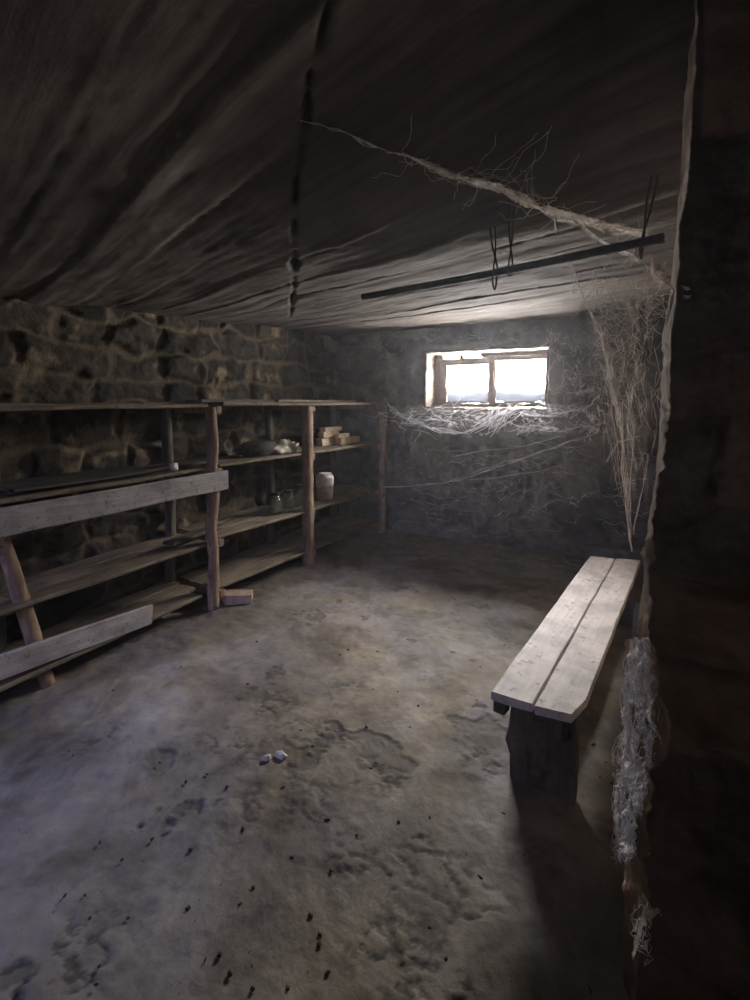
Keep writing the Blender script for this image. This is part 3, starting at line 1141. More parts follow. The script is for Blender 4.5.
# ------------------------------------------------------------------ bench
def make_bench():
    root = empty('bench', (-0.462, 1.864, 0), -math.radians(8.1))
    tag(root, 'low bench with a pale two-board seat and dark plank legs by the right wall', 'bench')
    Z1, T = 0.40, 0.036
    rot = Matrix.Rotation(math.radians(8.1), 4, 'Z')

    def loc2(px, py):
        p = at(px, py, z=Z1)
        v = rot @ Vector((p.x + 0.462, p.y - 1.864, 0))
        return np.array([v.x, v.y])

    def slab(left, right, seed):
        left, right = [loc2(*p) for p in left], [loc2(*p) for p in right]
        ns = 64

        def samp(P):
            P = np.array(P)
            d = np.concatenate([[0], np.cumsum(np.hypot(*np.diff(P, axis=0).T))])
            t = np.linspace(0, d[-1], ns + 1)
            return np.stack([np.interp(t, d, P[:, 0]), np.interp(t, d, P[:, 1])], 1)
        A, B = samp(left), samp(right)
        prof = ((0, 0, .006, 0), (.5, 0, 0, 0), (1, 0, -.006, 0), (1, 0, 0, .006), (1, 1, 0, -.005), (1, 1, -.004, 0), (.5, 1, 0, 0), (0, 1, .004, 0), (0, 1, 0, -.005), (0, 0, 0, .006))
        V = []
        for i in range(ns + 1):
            for (fx, fz, ox, oz) in prof:
                p = A[i] * (1 - fx) + B[i] * fx
                V.append((p[0] + ox, p[1], Z1 - T + T * fz + oz))
        V = np.array(V)
        V = V + np.stack([fbm(V * 6, 3, seed), fbm(V * 30, 2, seed + 1), fbm(V * 7, 2, seed + 2)], 1) * np.array([.003, .004, .0025])
        k = len(prof)
        Fc = []
        for i in range(ns):
            for j in range(k):
                j2 = (j + 1) % k
                Fc.append((i * k + j, (i + 1) * k + j, (i + 1) * k + j2, i * k + j2))
        Fc.append(tuple(range(k))[::-1])
        Fc.append(tuple(ns * k + j for j in range(k)))
        b = MB()
        b.add(V, [q[::-1] for q in Fc])
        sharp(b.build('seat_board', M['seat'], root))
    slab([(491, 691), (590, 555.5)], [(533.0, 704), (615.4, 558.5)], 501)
    slab([(534.4, 705), (616.2, 558.6)], [(572, 714.5), (587, 699.5), (641, 560)], 502)
    # plank legs
    for k, y in enumerate((0.085, 1.86)):
        b = MB()
        n, m = 10, 14
        x0, x1 = 0.055, 0.318
        V, Fc = _rough_box((x0, y, -.004), (x1, y + .045, Z1 - T), 510 + k, amp=.004)
        zz = V[:, 2]
        lft = V[:, 0] < (x0 + x1) / 2
        V[:, 0] += np.where(lft, -0.022 * sstep(.26, .15, zz) * sstep(.09, .15, zz) + .006 * fbm(V * 30, 2, 515), .005 * fbm(V * 12, 2, 516))
        b.add(V, Fc)
        leg = sharp(b.build('leg', M['benchleg'], root))
    # cleats under the seat, the near one showing past the left edge
    for k, y in enumerate((0.012, 1.93)):
        b = MB()
        V, Fc = _rough_box((0.006, y, Z1 - T - .062), (0.055, y + .06, Z1 - T + .001), 520 + k)
        b.add(V, Fc)
        b.build('cleat', M['benchleg'], root)
    b = MB()
    b.add(*_rough_box((0.245, 0.052, Z1 - T - .10), (0.285, 0.084, Z1 - T), 524))
    b.build('batten', M['benchleg'], root)
    # stretcher through both legs with its round tenon end
    b = MB()
    b.tube([(0.175, 0.062, .075), (0.175, .5, .078), (0.18, 1.2, .076), (0.178, 1.93, .075)], (.026, .03, .03, .026), 12, .08, 530)
    b.build('stretcher', M['benchleg'], root)
    return root


# ------------------------------------------------------------------ things on the shelves and the floor
def make_jars():
    z3 = LEVELS[1] + 0.007
    prof = [(.001, 0), (.055, 0), (.060, .01), (.060, .12), (.055, .135), (.042, .15), (.040, .158), (.044, .160), (.044, .182), (.040, .184), (.001, .184)]
    pos = [(275, 496, 1.0), (288, 494, .95), (299.5, 492.5, 1.08)]
    lab = ['dim glass jar nearest the crooked post on the second shelf', 'dim glass jar in the middle of three on the second shelf',
           'dim glass jar closest behind the square post on the second shelf']
    base = None
    for k, (px, py, s) in enumerate(pos):
        p = at(px, py, x=-2.90)
        root = empty('glass_jar', (-2.90, p.y, z3))
        if base is None:
            bm = MB()
            bm.lathe((0, 0, 0), prof, 20)
            body = bm.build('jar_body', M['jar'], root)
            lm = MB()
            lm.lathe((0, 0, .166), [(.001, .021), (.047, .021), (.048, .017), (.048, 0), (.046, -.001)][::-1], 20)
            lid = lm.build('lid', M['iron'], root)
            base = (body, lid)
        else:
            for src in base:
                c = src.copy()
                COL.objects.link(c)
                c.parent = root
        root.scale = (s, s, s)
        tag(root, lab[k], 'jar', 'dim glass jars on the second shelf')
    # large jar with pink contents
    p = at(325, 497, x=-2.80)
    root = empty('large_jar', (-2.80, p.y, z3))
    tag(root, 'large jar half full of pink contents with a crumpled white cover', 'jar')
    b = MB()
    b.lathe((0, 0, 0), [(.001, 0.002), (.080, 0.002), (.090, .015), (.092, .15), (.090, .21), (.080, .245), (.068, .262), (.066, .275), (.001, .276)], 24)
    b.build('jar_body', M['jar_clear'], root)
    b = MB()
    b.lathe((0, 0, 0), [(.001, .008), (.076, .008), (.084, .018), (.086, .155), (.080, .162), (.001, .165)], 24, 5, .05)
    b.build('contents', M['pink'], root)
    b = MB()
    b.lathe((0, 0, 0), [(.0935, .145), (.0945, .18), (.094, .225), (.0925, .245), (.085, .266), (.072, .279), (.072, .288), (.045, .292), (.001, .283)], 40, 8, .06)
    b.build('cover', M['film'], root)


def make_shelf_things():
    z2 = LEVELS[2] + 0.008
    # bundle: dark sack with pale crumpled paper spilling to the right
    p = at(272, 453, x=-2.90)
    root = empty('sack_bundle', (-2.92, p.y, z2))
    tag(root, 'dark sagging sack with pale paper hanging out beside the square post', 'sack')
    b = MB()
    b.blob((-.02, -.13, .05), (.14, .24, .085), 31, .22, 26, 14, 2.0, flat=-.045)
    b.build('sack', M['sack_dark'], root)
    b = MB()
    b.blob((.05, .11, .045), (.09, .22, .075), 35, .45, 34, 18, 3.0, flat=-.04)
    b.build('paper', M['sack_pale'], root)
    # stack of split wooden blocks
    spec = [  # along-shelf pixel, level, length, label
        (328, -2.95, 0.000, .36, .085, .085, 'pale wooden block at the left of the bottom layer of the stacked blocks', .10),
        (348, -2.85, 0.000, .40, .080, .075, 'longest pale wooden block at the right of the bottom layer of the stack', -.10),
        (329, -2.95, 0.088, .32, .080, .065, 'pale wooden block resting in the middle of the stack of blocks', .05),
        (342, -2.85, 0.078, .22, .06, .045, 'short pale wooden block on top of the long one', -.2),
        (331, -2.95, 0.156, .33, .08, .045, 'thin pale wooden block topmost of the stack of blocks', -.05),
    ]
    for k, (px, x, dz, ln, wd, ht, lb, rz) in enumerate(spec):
        p = at(px, 440, x=x)
        rz *= .3
        b = MB()
        b.add(*_rough_box((-wd / 2, -ln / 2, 0), (wd / 2, ln / 2, ht), 610 + k, amp=.008))
        o = sharp(b.build('wood_block', M['block'], loc=(x, p.y, z2 + dz)))
        o.rotation_euler = (0, 0, rz)
        tag(o, lb, 'wood block', 'wooden blocks stacked on the third shelf')
    # loose planks lying on the shelves
    board_thing('loose_plank', 'dark greenish flat panel lying on the third shelf behind the pale board', M['darkboard'], 1.20, 2.05, -3.16, -2.80, z2 + .008, .018, 701)
    board_thing('loose_plank', 'short dark plank end lying behind the crooked post on the third shelf', M['darkboard'], 2.08, 2.62, -3.0, -2.86, z2 + .004, .022, 702, -.06)
    board_thing('loose_plank', 'dark plank lying on the top shelf above the crooked post', M['darkboard'], 2.45, 3.30, -3.02, -2.84, LEVELS[3] + .010, .024, 703, .02)
    board_thing('loose_plank', 'pale plank lying on the top shelf towards the back wall', M['shelf'], 3.33, 4.75, -3.0, -2.83, LEVELS[3] + .010, .026, 704, .01)
    board_thing('loose_plank', 'dark plank end lying askew on the second shelf by the crooked post', M['darkboard'], 2.18, 2.72, -2.98, -2.87, LEVELS[1] + .012, .022, 705, .12)
    # small white scrap at the end of the panel
    p = at(172, 465, x=-2.83)
    b = MB()
    b.add(*_rough_box((-.015, -.03, 0), (.004, .03, .045), 77, amp=.008))
    tag(b.build('paper_scrap', M['film'], loc=(-2.80, p.y, z2 + .006)), 'small white paper scrap standing on the third shelf above the pale board', 'paper')


def rock(name, label, cat, mat, loc, r, seed, amp=.25, facet=.35, rz=0.0, group=None):
    b = MB()
    b.blob((0, 0, r[2] * .8), r, seed, amp, 18, 11, 1.7, flat=-r[2] * .8, facet=facet)
    o = b.build(name, mat, loc=loc)
    o.rotation_euler = (0, 0, rz)
    return tag(o, label, cat, group)


def make_floor_things():
    p = at(238, 601, z=0)
    b = MB()
    b.add(*_rough_box((-.11, -.06, 0), (.11, .06, .072), 801, amp=.008))
    o = sharp(b.build('brick', M['brick'], loc=(p.x, p.y, -.002)))
    o.rotation_euler = (0, 0, .62)
    tag(o, 'dusty brick lying on the floor beside the crooked post', 'brick')
    p = at(222, 602, z=0)
    rock('stone_chunk', 'small dark stone chunk wedged between the brick and the crooked post', 'stone', M['stone_grey'], (p.x - .03, p.y + .02, 0), (.035, .045, .05), 5)
    # stones behind the bench by the wall end
    p = at(634, 662, z=0)
    rock('stone_chunk', 'tan stone on the floor between bench and ragged wall end', 'stone', M['stone_tan'], (p.x + .03, p.y, 0), (.075, .07, .075), 6)
    p = at(632, 650, z=0)
    rock('stone_chunk', 'tall grey stone standing behind the tan stone', 'stone', M['stone_grey'], (p.x + .06, p.y + .12, 0), (.06, .07, .15), 9, .15)
    # pale fragments of floor skin
    frag = [(281, 757, .028, 'larger white plaster fragment on the middle of the floor'),
            (267, 760, .020, 'narrow white plaster fragment left of the larger one on the floor')]
    for k, (px, py, r, lb) in enumerate(frag):
        p = at(px, py, z=0)
        rock('plaster_fragment', lb, 'plaster fragment', M['plaster'], (p.x, p.y, -.002), (r, r * .6, .012), 20 + k, .35, .2, k * .8)
    # crumbs of debris over the floor
    rng = random.Random(17)
    protos = []
    for k in range(4):
        b = MB()
        b.blob((0, 0, .002), (.018 - .002 * k, .008 + .001 * k, .005), 40 + k, .5, 9, 6, 1.8, flat=-.003, facet=.3)
        protos.append(b)
    spots = [(371, 769), (283, 788), (303, 846), (292, 858), (160, 763), (357, 836), (423, 803), (340, 655), (257, 642),
             (296, 762), (243, 830), (398, 692), (207, 775), (186, 782), (100, 843), (320, 935), (205, 961), (430, 818), (490, 820),
             (503, 814), (506, 838), (524, 857), (480, 878), (473, 905), (498, 918), (478, 926), (373, 690), (275, 640), (348, 650), (594, 745), (600, 778),
             (612, 784), (606, 763), (598, 720), (455, 600), (430, 615), (408, 640), (520, 600)]
    while len(spots) < 86:
        px, py = rng.uniform(60, 540), rng.uniform(610, 990)
        g = at(px, py, z=0)
        if g.x > -0.58 and g.y > 1.7 or g.x < -2.6:
            continue
        spots.append((px, py))
    base = [bb.build('debris_crumb', M['chip']) for bb in protos]
    used = [False] * 4
    for (px, py) in spots:
        k = rng.randrange(4)
        if used[k]:
            o = base[k].copy()
            COL.objects.link(o)
        else:
            o = base[k]
            used[k] = True
        p = at(px, py, z=0)
        o.location = (p.x, p.y, 0.002)
        o.rotation_euler = (0, 0, rng.uniform(0, 6.28))
        s = rng.uniform(.3, .65)
        o.scale = (s, s, s)
        tag(o, 'small dark crumb of debris lying on the concrete floor', 'debris', 'dark debris crumbs scattered over the floor')


def make_ceiling_things():
    # dark rail slung under the boards
    a, c = at(363, 297, z=2.22), at(664, 238, z=2.22)
    b = MB()
    n = 24
    pts = [a + (c - a) * (i / n) + Vector((0, 0, -.008 * math.sin(i / n * PI))) for i in range(n + 1)]
    root = empty('ceiling_rail', (a + c) / 2)
    o_ = root.location
    b.tube([p - o_ for p in pts], .017, 10, .12, 901, square=.6)
    b.build('rail', M['iron'], root)
    tag(root, 'long dark rail slung on wires beneath the boarded ceiling', 'rail')
    for k, (px, tx, ty, low) in enumerate(((496, 490, 225, .075), (511, 509, 204, .02), (643, 652, 190, .05))):
        lo_, hi_ = 0.0, 1.0                      # the place along the rail where the tie hangs
        for _ in range(30):
            t_ = (lo_ + hi_) / 2
            v_ = np.array(a + (c - a) * t_) - np.array([0, 0, EYE])
            if 375 + FPX * (v_ @ _rt) / (v_ @ _fw) < px:
                lo_ = t_
            else:
                hi_ = t_
        q = a + (c - a) * t_
        u = at(tx, ty, z=2.38)
        u.z = float(ceil_z(u.x, u.y)) + .01
        m1, m2 = q.lerp(u, .55), q.lerp(u, .45)
        w = [u, (m1.x - .008, m1.y, m1.z), (q.x + .004, q.y + .024, q.z + .02), (q.x, q.y + .026, q.z - .012), (q.x - .004, q.y + .006, q.z - .024 - low), (q.x - .012, q.y - .022, q.z - .014 - low * .6), (q.x - .004, q.y - .026, q.z + .015), (m2.x + .012, m2.y, m2.z), (u.x + .02, u.y, u.z)]
        # smooth the bends
        W = [np.array(v) for v in w]
        for _ in range(2):
            N = [W[0]]
            for i in range(len(W) - 1):
                N += [W[i] * .75 + W[i + 1] * .25, W[i] * .25 + W[i + 1] * .75]
            W = N + [W[-1]]
        b.tube([Vector(v) - o_ for v in W], .0042, 6)
        b.build('wire_tie', M['iron'], root)


# ------------------------------------------------------------------ cobwebs
def strand(b, p, q, sag, r0, r1=None, wob=0.02, seed=0, n=22, sides=5):
    p, q = np.array(p, float), np.array(q, float)
    r1 = r0 if r1 is None else r1
    t = np.linspace(0, 1, n)
    P = p + (q - p) * t[:, None]
    P[:, 2] -= sag * 4 * t * (1 - t)
    env = np.sin(PI * t)[:, None]
    ln = np.linalg.norm(q - p)
    w = np.stack([fbm(np.stack([t * 4 * max(.7, ln), t * 0 + k, t * 0 + seed], 1), 3, seed + k) for k in (1, 2, 3)], 1)
    P = P + w * wob * env
    rad = (r0 + (r1 - r0) * t) * (1 + .55 * fbm(np.stack([t * 9, t * 0, t * 0 + seed], 1), 2, seed + 7))
    b.tube(P, np.maximum(rad, .0006), sides)
    return P


def rope(b, path, r, seed, n_side=3, wob=.012):
    """a matted cord of web following a path: several threads twisted loosely together"""
    path = [np.array(p, float) for p in path]
    for k in range(n_side):
        rng = random.Random(seed + k)
        off = [np.array([rng.uniform(-1, 1), rng.uniform(-1, 1), rng.uniform(-1, 1)]) * r * 3.2 for _ in path]
        for i in range(len(path) - 1):
            strand(b, path[i] + off[i], path[i + 1] + off[i + 1], 0.004, r * rng.uniform(.6, 1.2), r * rng.uniform(.6, 1.2), wob, seed * 13 + k * 7 + i, 12)


def gauze(b, p00, p10, p11, p01, seed, n=24, m=16, amp=.03, power=1.0):
    p00, p10, p11, p01 = [np.array(p, float) for p in (p00, p10, p11, p01)]
    u, v = np.meshgrid(np.linspace(0, 1, n), np.linspace(0, 1, m), indexing='ij')
    u, v = u.ravel()[:, None], v.ravel()[:, None]
    P = (p00 * (1 - u) + p10 * u) * (1 - v) + (p01 * (1 - u) + p11 * u) * v
    d = np.stack([fbm(P * 6, 3, seed), fbm(P * 6, 3, seed + 3), fbm(P * 6, 3, seed + 6)], 1)
    P = P + d * amp
    cover = (np.clip(np.minimum(u, 1 - u) * 5, 0, 1) * np.clip(np.minimum(v, 1 - v) * 5, 0, 1)).ravel() ** power
    b.grid(P, n, m, cover=cover)


def ribbon(b, path, w0, w1, seed, ns=14, m=7):
    path = [np.array(p, float) for p in path]
    t = np.linspace(0, len(path) - 1, (len(path) - 1) * ns + 1)
    P = np.stack([np.interp(t, np.arange(len(path)), [p[i] for p in path]) for i in range(3)], 1)
    for _ in range(3):
        P[1:-1] = (P[:-2] + 2 * P[1:-1] + P[2:]) / 4
    tt = t / t[-1]
    V, cov = [], []
    tw = fbm(np.stack([tt * 4, tt * 0, tt * 0 + seed], 1), 2, seed) * 1.3
    wn = 1 + .5 * fbm(np.stack([tt * 9, tt * 0, tt * 0 + seed], 1), 3, seed + 1)
    for i in range(len(P)):
        d = P[min(i + 1, len(P) - 1)] - P[max(i - 1, 0)]
        d /= np.linalg.norm(d) + 1e-9
        a = np.cross(d, np.array([-.45, .85, .1]))
        a /= np.linalg.norm(a) + 1e-9
        c = np.cross(d, a)
        w = (w0 + (w1 - w0) * tt[i]) * wn[i] * (0.35 + .65 * min(1, 6 * min(tt[i], 1 - tt[i])))
        for j in range(m):
            f = j / (m - 1) - .5
            V.append(P[i] + (a * math.cos(tw[i]) + c * math.sin(tw[i])) * f * w + c * w * .35 * math.cos(f * 6))
            cov.append(1.0 if 0 < j < m - 1 else 0.15)
    V = np.array(V)
    V += np.stack([fbm(V * 22, 2, seed + k) for k in (3, 4, 5)], 1) * .006
    b.grid(V, len(P), m, cover=np.array(cov))


def web_thing(threads, sheets, label, tm='thread', gm='gauze', kind=None):
    """a cobweb: threads as its own mesh, gauzy sheet as a child"""
    root = threads.build('cobweb', M[tm])
    tag(root, label, 'cobweb', kind=kind)
    if sheets is not None:
        sheets.build('web_sheet', M[gm], root)
    return root


def make_webs():
    rng = random.Random(5)

    # 1 rope across the ceiling
    def cz(px, py, dz=.05):
        p = at(px, py, z=2.38)
        zc = float(ceil_z(p.x, p.y))
        return at(px, py, z=zc - dz)

    def under(q):
        q = np.array(q, float)
        q[0] = min(q[0], XR - .05)
        q[2] = min(q[2], float(ceil_z(q[0], q[1])) - .035)
        return q
    t, s = MB(), MB()
    path = [cz(300, 121, .03), cz(345, 132, .05), cz(385, 150, .06), cz(420, 160, .06), cz(455, 176, .07), cz(480, 181, .07), cz(500, 188, .08), cz(520, 196, .08), cz(540, 208, .08), cz(570, 214, .08), cz(600, 224, .07), cz(650, 231, .06)]
    rope(t, path[:4], .0012, 11, 2)
    rope(t, path[3:], .0013, 12, 4, .018)
    ribbon(s, path[1:5], .006, .022, 111)
    ribbon(s, path[3:9], .020, .045, 112)
    ribbon(s, path[7:], .045, .022, 113)
    ribbon(s, [path[4], cz(468, 168, .05), cz(482, 166, .03)], .012, .006, 114)
    ribbon(s, [path[9], cz(600, 240, .12), cz(622, 252, .16), cz(640, 262, .2)], .018, .02, 115)
    for k in range(46):
        i = rng.randrange(2, len(path) - 1)
        f = rng.random()
        p = np.array(path[i]) * (1 - f) + np.array(path[i + 1]) * f
        q = p + np.array([rng.uniform(-.22, .22), rng.uniform(-.18, .18), 0])
        q[2] = float(ceil_z(q[0], q[1])) - .03
        strand(t, p, under(q), .01, .0010, .0006, .03, 1000 + k, 12)
    for i in range(3, len(path) - 1):
        a, c = np.array(path[i]), np.array(path[i + 1])
        gauze(s, a + [0, -.01, 0], c + [0, -.01, 0], c + [.02, .20, .02], a + [.02, .20, .02], 50 + i, 14, 10, .015)
    web_thing(t, s, 'thick dusty cobweb rope strung across the ceiling towards the right wall', 'thread', 'ribbon')

    # 2 strand dropping from the rope to the corner curtain
    t, s = MB(), MB()
    pts = [cz(553, 215, .08), at(562, 245, y=2.8), at(578, 285, y=3.0), at(590, 312, y=3.2), at(601, 335, y=3.4), at(607, 360, y=3.45), at(611, 385, y=3.5), at(617, 410, y=3.5), at(622, 440, y=3.5)]
    rope(t, pts[:4], .0013, 21, 3)
    ribbon(s, pts[:4], .012, .03, 121)
    ribbon(s, [at(588, 308, y=3.15)] + pts[4:7], .07, .055, 122)
    ribbon(s, pts[5:], .06, .03, 123)
    ribbon(s, [at(640, 322, y=3.3), at(628, 340, y=3.4), at(614, 356, y=3.45), at(612, 380, y=3.5)], .03, .03, 124)
    rope(t, pts[3:], .002, 22, 4, .014)
    low = [at(622, 440, y=3.5), at(622, 470, y=3.48), at(627, 505, y=4.02), at(632, 552, y=3.9)]
    rope(t, low, .0026, 24, 2, .006)
    rope(t, [at(648, 455, y=3.0), at(640, 500, y=3.75), at(633, 535, y=3.9)], .0016, 25, 2, .006)
    rope(t, [at(606, 462, y=3.6), at(618, 442, y=3.55), at(640, 436, y=3.3)], .002, 26, 2, .006)
    for k in range(48):
        px, py = rng.uniform(592, 660), rng.uniform(312, 400)
        y = 3.65 - max(0, px - 620) * .018
        p = under(at(px, py, y=y))
        q = under(at(px + rng.uniform(-10, 14), py + rng.uniform(20, 90), y=y - rng.uniform(-.1, .15)))
        strand(t, p, q, .0, .0011, .0006, .05, 1100 + k, 16)
    for k in range(12):
        p = at(rng.uniform(604, 650), rng.uniform(400, 430), y=3.4)
        q = at(631 + rng.uniform(-4, 4), 540 + rng.uniform(-30, 8), y=3.92)
        strand(t, under(p), under(q), .0, .0013, .0009, .02, 1160 + k, 16)
    gauze(s, at(588, 302, y=3.5), at(640, 300, y=3.2), at(642, 450, y=3.2), at(604, 470, y=3.55), 61, 30, 34, .05, 1.4)
    gauze(s, at(605, 325, y=3.75), at(658, 318, y=3.0), at(652, 500, y=3.6), at(622, 530, y=4.2), 62, 30, 34, .05, 1.4)
    web_thing(t, s, 'tall hanging cobweb curtain reaching down to the far end of the bench', 'thread', 'gauze')

    # 3 tangle in the upper right corner against the wall end
    t, s = MB(), MB()
    for k in range(60):
        px, py = rng.uniform(592, 668), rng.uniform(255, 325)
        p = under(at(px, py, y=rng.uniform(2.4, 3.8)))
        q = under(p + np.array([rng.uniform(-.2, .18), rng.uniform(-.2, .2), rng.uniform(-.30, .10)]))
        strand(t, p, q, .01, .0010, .0006, .07, 1200 + k, 16)
    gauze(s, under(at(605, 262, y=3.2)), under(at(666, 248, y=2.6)), under(at(670, 330, y=2.6)), under(at(612, 330, y=3.4)), 63, 30, 24, .05, 1.4)
    gauze(s, under(at(636, 262, y=2.0)), under(at(664, 262, y=1.75)), under(at(676, 290, y=1.73)), under(at(645, 300, y=2.2)), 64, 20, 16, .02, .8)
    for (px, py, x2, y2) in ((600, 262, 640, 246), (634, 292, 660, 300), (612, 298, 638, 322)):
        ribbon(s, [under(at(px, py, y=3.0)), under(at((px + x2) / 2 + 4, (py + y2) / 2 + 5, y=2.9)), under(at(x2, y2, y=2.8))], .02, .03, px)
    web_thing(t, s, 'tangled dusty cobweb filling the upper right corner under the ceiling', 'thread', 'gauze')

    # 4 scrap hooked on the wall edge
    t, s = MB(), MB()
    c = [at(652, 262, y=1.72), at(664, 282, y=1.55), at(677, 291, y=1.40), at(690, 297, y=1.255)]
    rope(t, c, .0010, 31, 4, .008)
    ribbon(s, c, .020, .012, 131)
    ribbon(s, [c[2], at(685, 288, y=1.27), at(691, 290, y=1.25)], .010, .006, 132)
    gauze(s, at(646, 250, y=1.75), at(666, 262, y=1.66), at(678, 292, y=1.42), at(652, 284, y=1.72), 65, 22, 16, .008, .7)
    web_thing(t, s, 'small torn cobweb hooked on the ragged wall edge near the ceiling', 'thread', 'ribbon')

    # 5 garland under the window
    def bw(px, py, d=.22):
        return at(px, py, y=YB - d)
    t, s = MB(), MB()
    main = [bw(388, 404, .1), bw(405, 418, .18), bw(430, 428, .26), bw(462, 433, .30), bw(480, 428, .28), bw(500, 414, .2), bw(520, 408, .12)]
    rope(t, main, .0026, 41, 5, .03)
    ribbon(s, main, .035, .05, 141)
    ribbon(s, [bw(420, 412, .16), bw(450, 424, .22), bw(485, 426, .26), bw(505, 410, .2)], .03, .05, 142)
    ribbon(s, [bw(470, 436, .3), bw(490, 424, .26), bw(512, 408, .16)], .05, .04, 143)
    side = [bw(520, 412, .14), bw(545, 416, .2), bw(570, 411, .22), bw(590, 406, .18), bw(600, 395, .12)]
    rope(t, side, .002, 42, 4, .02)
    ribbon(s, side, .03, .03, 144)
    for k in range(120):
        px = rng.uniform(388, 606)
        lo = 404 + 8 * abs(math.sin(px * .05))
        py = lo + abs(rng.gauss(0, 11))
        d = rng.uniform(.12, .30)
        p = bw(px, py, d)
        q = bw(px + rng.uniform(-24, 24), py + rng.uniform(-8, 12), max(.08, d + rng.uniform(-.08, .08)))
        strand(t, p, q, .012, .0022, .0010, .05, 1400 + k, 12)
    for k in range(18):   # bright fan rising to the sill
        p = bw(rng.uniform(470, 500), rng.uniform(424, 438), .28)
        q = bw(rng.uniform(488, 530), rng.uniform(404, 411), .12)
        strand(t, p, q, .005, .0034, .0018, .02, 1550 + k, 10)
    gauze(s, bw(388, 402, .12), bw(520, 406, .10), bw(505, 446, .30), bw(400, 440, .30), 66, 60, 22, .03, 1.2)
    gauze(s, bw(500, 404, .10), bw(612, 398, .12), bw(605, 438, .28), bw(505, 436, .30), 67, 50, 20, .03, 1.2)
    web_thing(t, s, 'bright cobweb garland sagging along the wall under the window', 'thread_cool', 'gauze_cool')

    # 6 tuft where the garland meets the corner
    t, s = MB(), MB()
    for (a, b_, c) in (((592, 412), (594, 424), (590, 434)), ((598, 404), (600, 418), (597, 433)), ((585, 420), (592, 428), (600, 430))):
        ribbon(s, [bw(*a, .2), bw(*b_, .24), bw(*c, .24)], .035, .02, a[0])
    for k in range(26):
        p = bw(rng.uniform(586, 604), rng.uniform(408, 434), .22)
        q = p + Vector((rng.uniform(-.07, .07), rng.uniform(-.03, .05), rng.uniform(-.10, .08)))
        strand(t, p, q, .006, .0030, .0012, .03, 1600 + k, 9)
    web_thing(t, s, 'ragged white cobweb tuft on the wall right of the window', 'thread_cool', 'ribbon')

    # 7 low lines across the back wall
    t, s = MB(), MB()
    lines = [[bw(385, 487, .12), bw(420, 485, .35), bw(447, 482, .45), bw(480, 473, .45), bw(505, 465, .42), bw(540, 452, .38), bw(570, 441, .3), bw(595, 434, .2)],
             [bw(447, 482, .45), bw(475, 479, .42), bw(505, 476, .4), bw(545, 470, .35)],
             [bw(440, 484, .45), bw(470, 474, .42), bw(505, 461, .4), bw(530, 457, .35)],
             [bw(452, 456, .3), bw(490, 450, .3), bw(525, 446, .28), bw(560, 436, .22)],
             [bw(500, 420, .2), bw(530, 428, .26), bw(560, 432, .25), bw(590, 425, .2)]]
    for k, l in enumerate(lines):
        rope(t, l, .0018 if k == 0 else .0013, 71 + k, 3 if k == 0 else 2, .012)
        ribbon(s, l, .014 if k else .022, .02, 171 + k)
    for k in range(110):
        px, py = rng.uniform(395, 628), rng.uniform(440, 530)
        d = rng.uniform(.05, .35)
        p = bw(px, py, d)
        a = rng.uniform(-.9, .45)
        l = rng.uniform(8, 34)
        q = bw(px + l * math.cos(a), py + l * math.sin(a) * .6, max(.05, d + rng.uniform(-.08, .05)))
        strand(t, p, q, .01, .0012, .0007, .05, 1700 + k, 11)
    gauze(s, bw(430, 438, .1), bw(620, 434, .12), bw(622, 515, .12), bw(440, 520, .12), 68, 60, 34, .04, 1.2)
    gauze(s, bw(395, 440, .06), bw(600, 440, .06), bw(610, 530, .08), bw(400, 525, .06), 69, 60, 34, .02, 1.2)
    web_thing(t, s, 'faint cobweb lines stretched low across the back wall', 'thread_cool', 'gauze', 'stuff')

    # 8 webs right of and above the window
    t, s = MB(), MB()
    for k in range(150):
        px, py = rng.uniform(545, 640), rng.uniform(328, 404)
        if px < 556 and py > 344:
            continue
        d = rng.uniform(.05, .25)
        p = bw(px, py, d)
        q = bw(px + rng.uniform(-14, 14), py + rng.uniform(-20, 20), d + rng.uniform(-.0, .05))
        strand(t, p, q, .006, .0013, .0007, .06, 1850 + k, 12)
    gauze(s, bw(550, 330, .08), bw(640, 326, .1), bw(640, 410, .14), bw(553, 408, .12), 70, 40, 34, .03, 1.2)
    web_thing(t, s, 'mottled cobweb net on the wall right of the window', 'thread', 'gauze_cool')
    t = MB()
    for k in range(26):
        px = rng.uniform(352, 560)
        py = rng.uniform(330, 346)
        p = bw(px, py, .05)
        q = bw(px + rng.uniform(-12, 12), py + rng.uniform(-4, 14 if px < 420 else 3), .06)
        strand(t, p, under(q), .004, .0009, .0006, .03, 1940 + k, 9)
    web_thing(t, None, 'few thin cobweb threads on the wall above the window', kind='stuff')

    # 9 matted white web over the foot of the wall end
    t, s = MB(), MB()
    near = [(662, 640), (671, 690), (671, 740), (662, 785), (652, 835), (646, 868)]
    farr = [(643, 640), (638, 700), (631, 760), (624, 800), (626, 840), (629, 868)]
    NP = [at(px, py, y=YP + .03) for (px, py) in near]
    FP = [at(px, py, y=YQ - .06) for (px, py) in farr]
    nz_, m = 150, 44
    V, cov = [], []
    zt = np.linspace(0, 1, nz_)
    idx = np.linspace(0, 1, len(NP))
    Na = np.stack([np.interp(zt, idx, [p[i] for p in NP]) for i in range(3)], 1)
    Fa = np.stack([np.interp(zt, idx, [p[i] for p in FP]) for i in range(3)], 1)
    off = np.array([-.026, -.006, 0])
    for i in range(nz_):
        for j in range(m):
            f = j / (m - 1)
            V.append(Fa[i] * (1 - f) + Na[i] * f + off)
            cov.append(min(1, 8 * min(f, 1 - f) + .25) * min(1, 8 * (1 - zt[i]) + .1))
    V = np.array(V)
    w = fbm(V * np.array([20, 22, 16.0]), 4, 75, .6)
    V[:, 0] += -np.abs(w) * .020 + fbm(V * 60, 2, 76) * .003
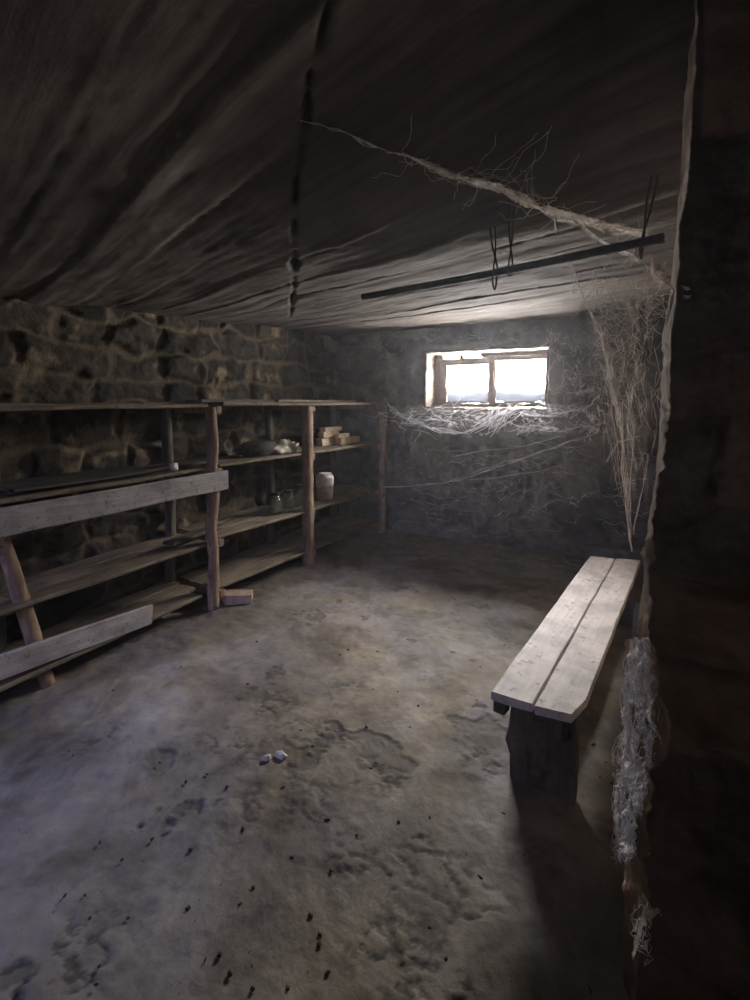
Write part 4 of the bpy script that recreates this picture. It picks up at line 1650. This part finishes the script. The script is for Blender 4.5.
    V[:, 1] += fbm(V * np.array([20, 20, 14.0]), 3, 77) * .012
    s.grid(V, nz_, m, cover=np.array(cov))
    for k in range(170):
        i = rng.randrange(0, nz_ - 20)
        f = rng.random()
        i2 = min(nz_ - 1, i + rng.randrange(6, 34))
        g = min(1, max(0, f + rng.uniform(-.3, .3)))
        p = Fa[i] * (1 - f) + Na[i] * f + off + np.array([-rng.random() * .018, 0, 0])
        q = Fa[i2] * (1 - g) + Na[i2] * g + off + np.array([-rng.random() * .018, 0, 0])
        strand(t, p, q, .004, .0013, .0006, .02, 2000 + k, 11)
    web_thing(t, s, 'matted white cobweb clinging to the foot of the ragged wall end', 'thread_cool', 'lace')

    # 10 torn wisps lower on the wall end
    t, s = MB(), MB()
    for k in range(22):
        p = at(rng.uniform(634, 652), rng.uniform(905, 955), y=YP - .05)
        q = p + Vector((rng.uniform(-.02, .02), rng.uniform(-.01, .01), rng.uniform(-.06, .05)))
        strand(t, p, q, .004, .0007, .0004, .02, 2200 + k, 9)
    for (a, b_, c) in (((638, 948), (642, 925), (648, 902)), ((634, 960), (637, 942), (640, 930)), ((640, 925), (648, 915), (660, 912))):
        ribbon(s, [at(*a, y=YP - .05), at(*b_, y=YP - .055), at(*c, y=YP - .05)], .014, .010, a[0])
    web_thing(t, s, 'few pale cobweb wisps near the floor on the dark wall end', 'thread_cool', 'ribbon')


def make_haze():
    """scattering volume added for the soft glow around the window"""
    m = bpy.data.materials.new('glow_haze_air')
    m.use_nodes = True
    n = m.node_tree
    n.nodes.clear()
    o = n.nodes.new('ShaderNodeOutputMaterial')
    v = n.nodes.new('ShaderNodeVolumeScatter')
    v.inputs['Color'].default_value = (0.9, 0.92, 1.0, 1)
    v.inputs['Density'].default_value = 0.008
    v.inputs['Anisotropy'].default_value = 0.55
    n.links.new(v.outputs[0], o.inputs['Volume'])
    b = MB()  # room-wide box of haze, added to stand in for the window bloom
    b.box((XL - .06, YF - .06, -0.085), (XE + .06, YB + .45, 2.79))
    h = b.build('glow_haze', m, smooth=False)
    tag(h, 'thin haze volume added for the glow around the window', 'haze', kind='stuff')


make_floor()
make_ceiling()
make_walls()
make_pier()
make_window()
make_shelving()
make_bench()
make_jars()
make_shelf_things()
make_floor_things()
make_ceiling_things()
make_webs()
make_haze()
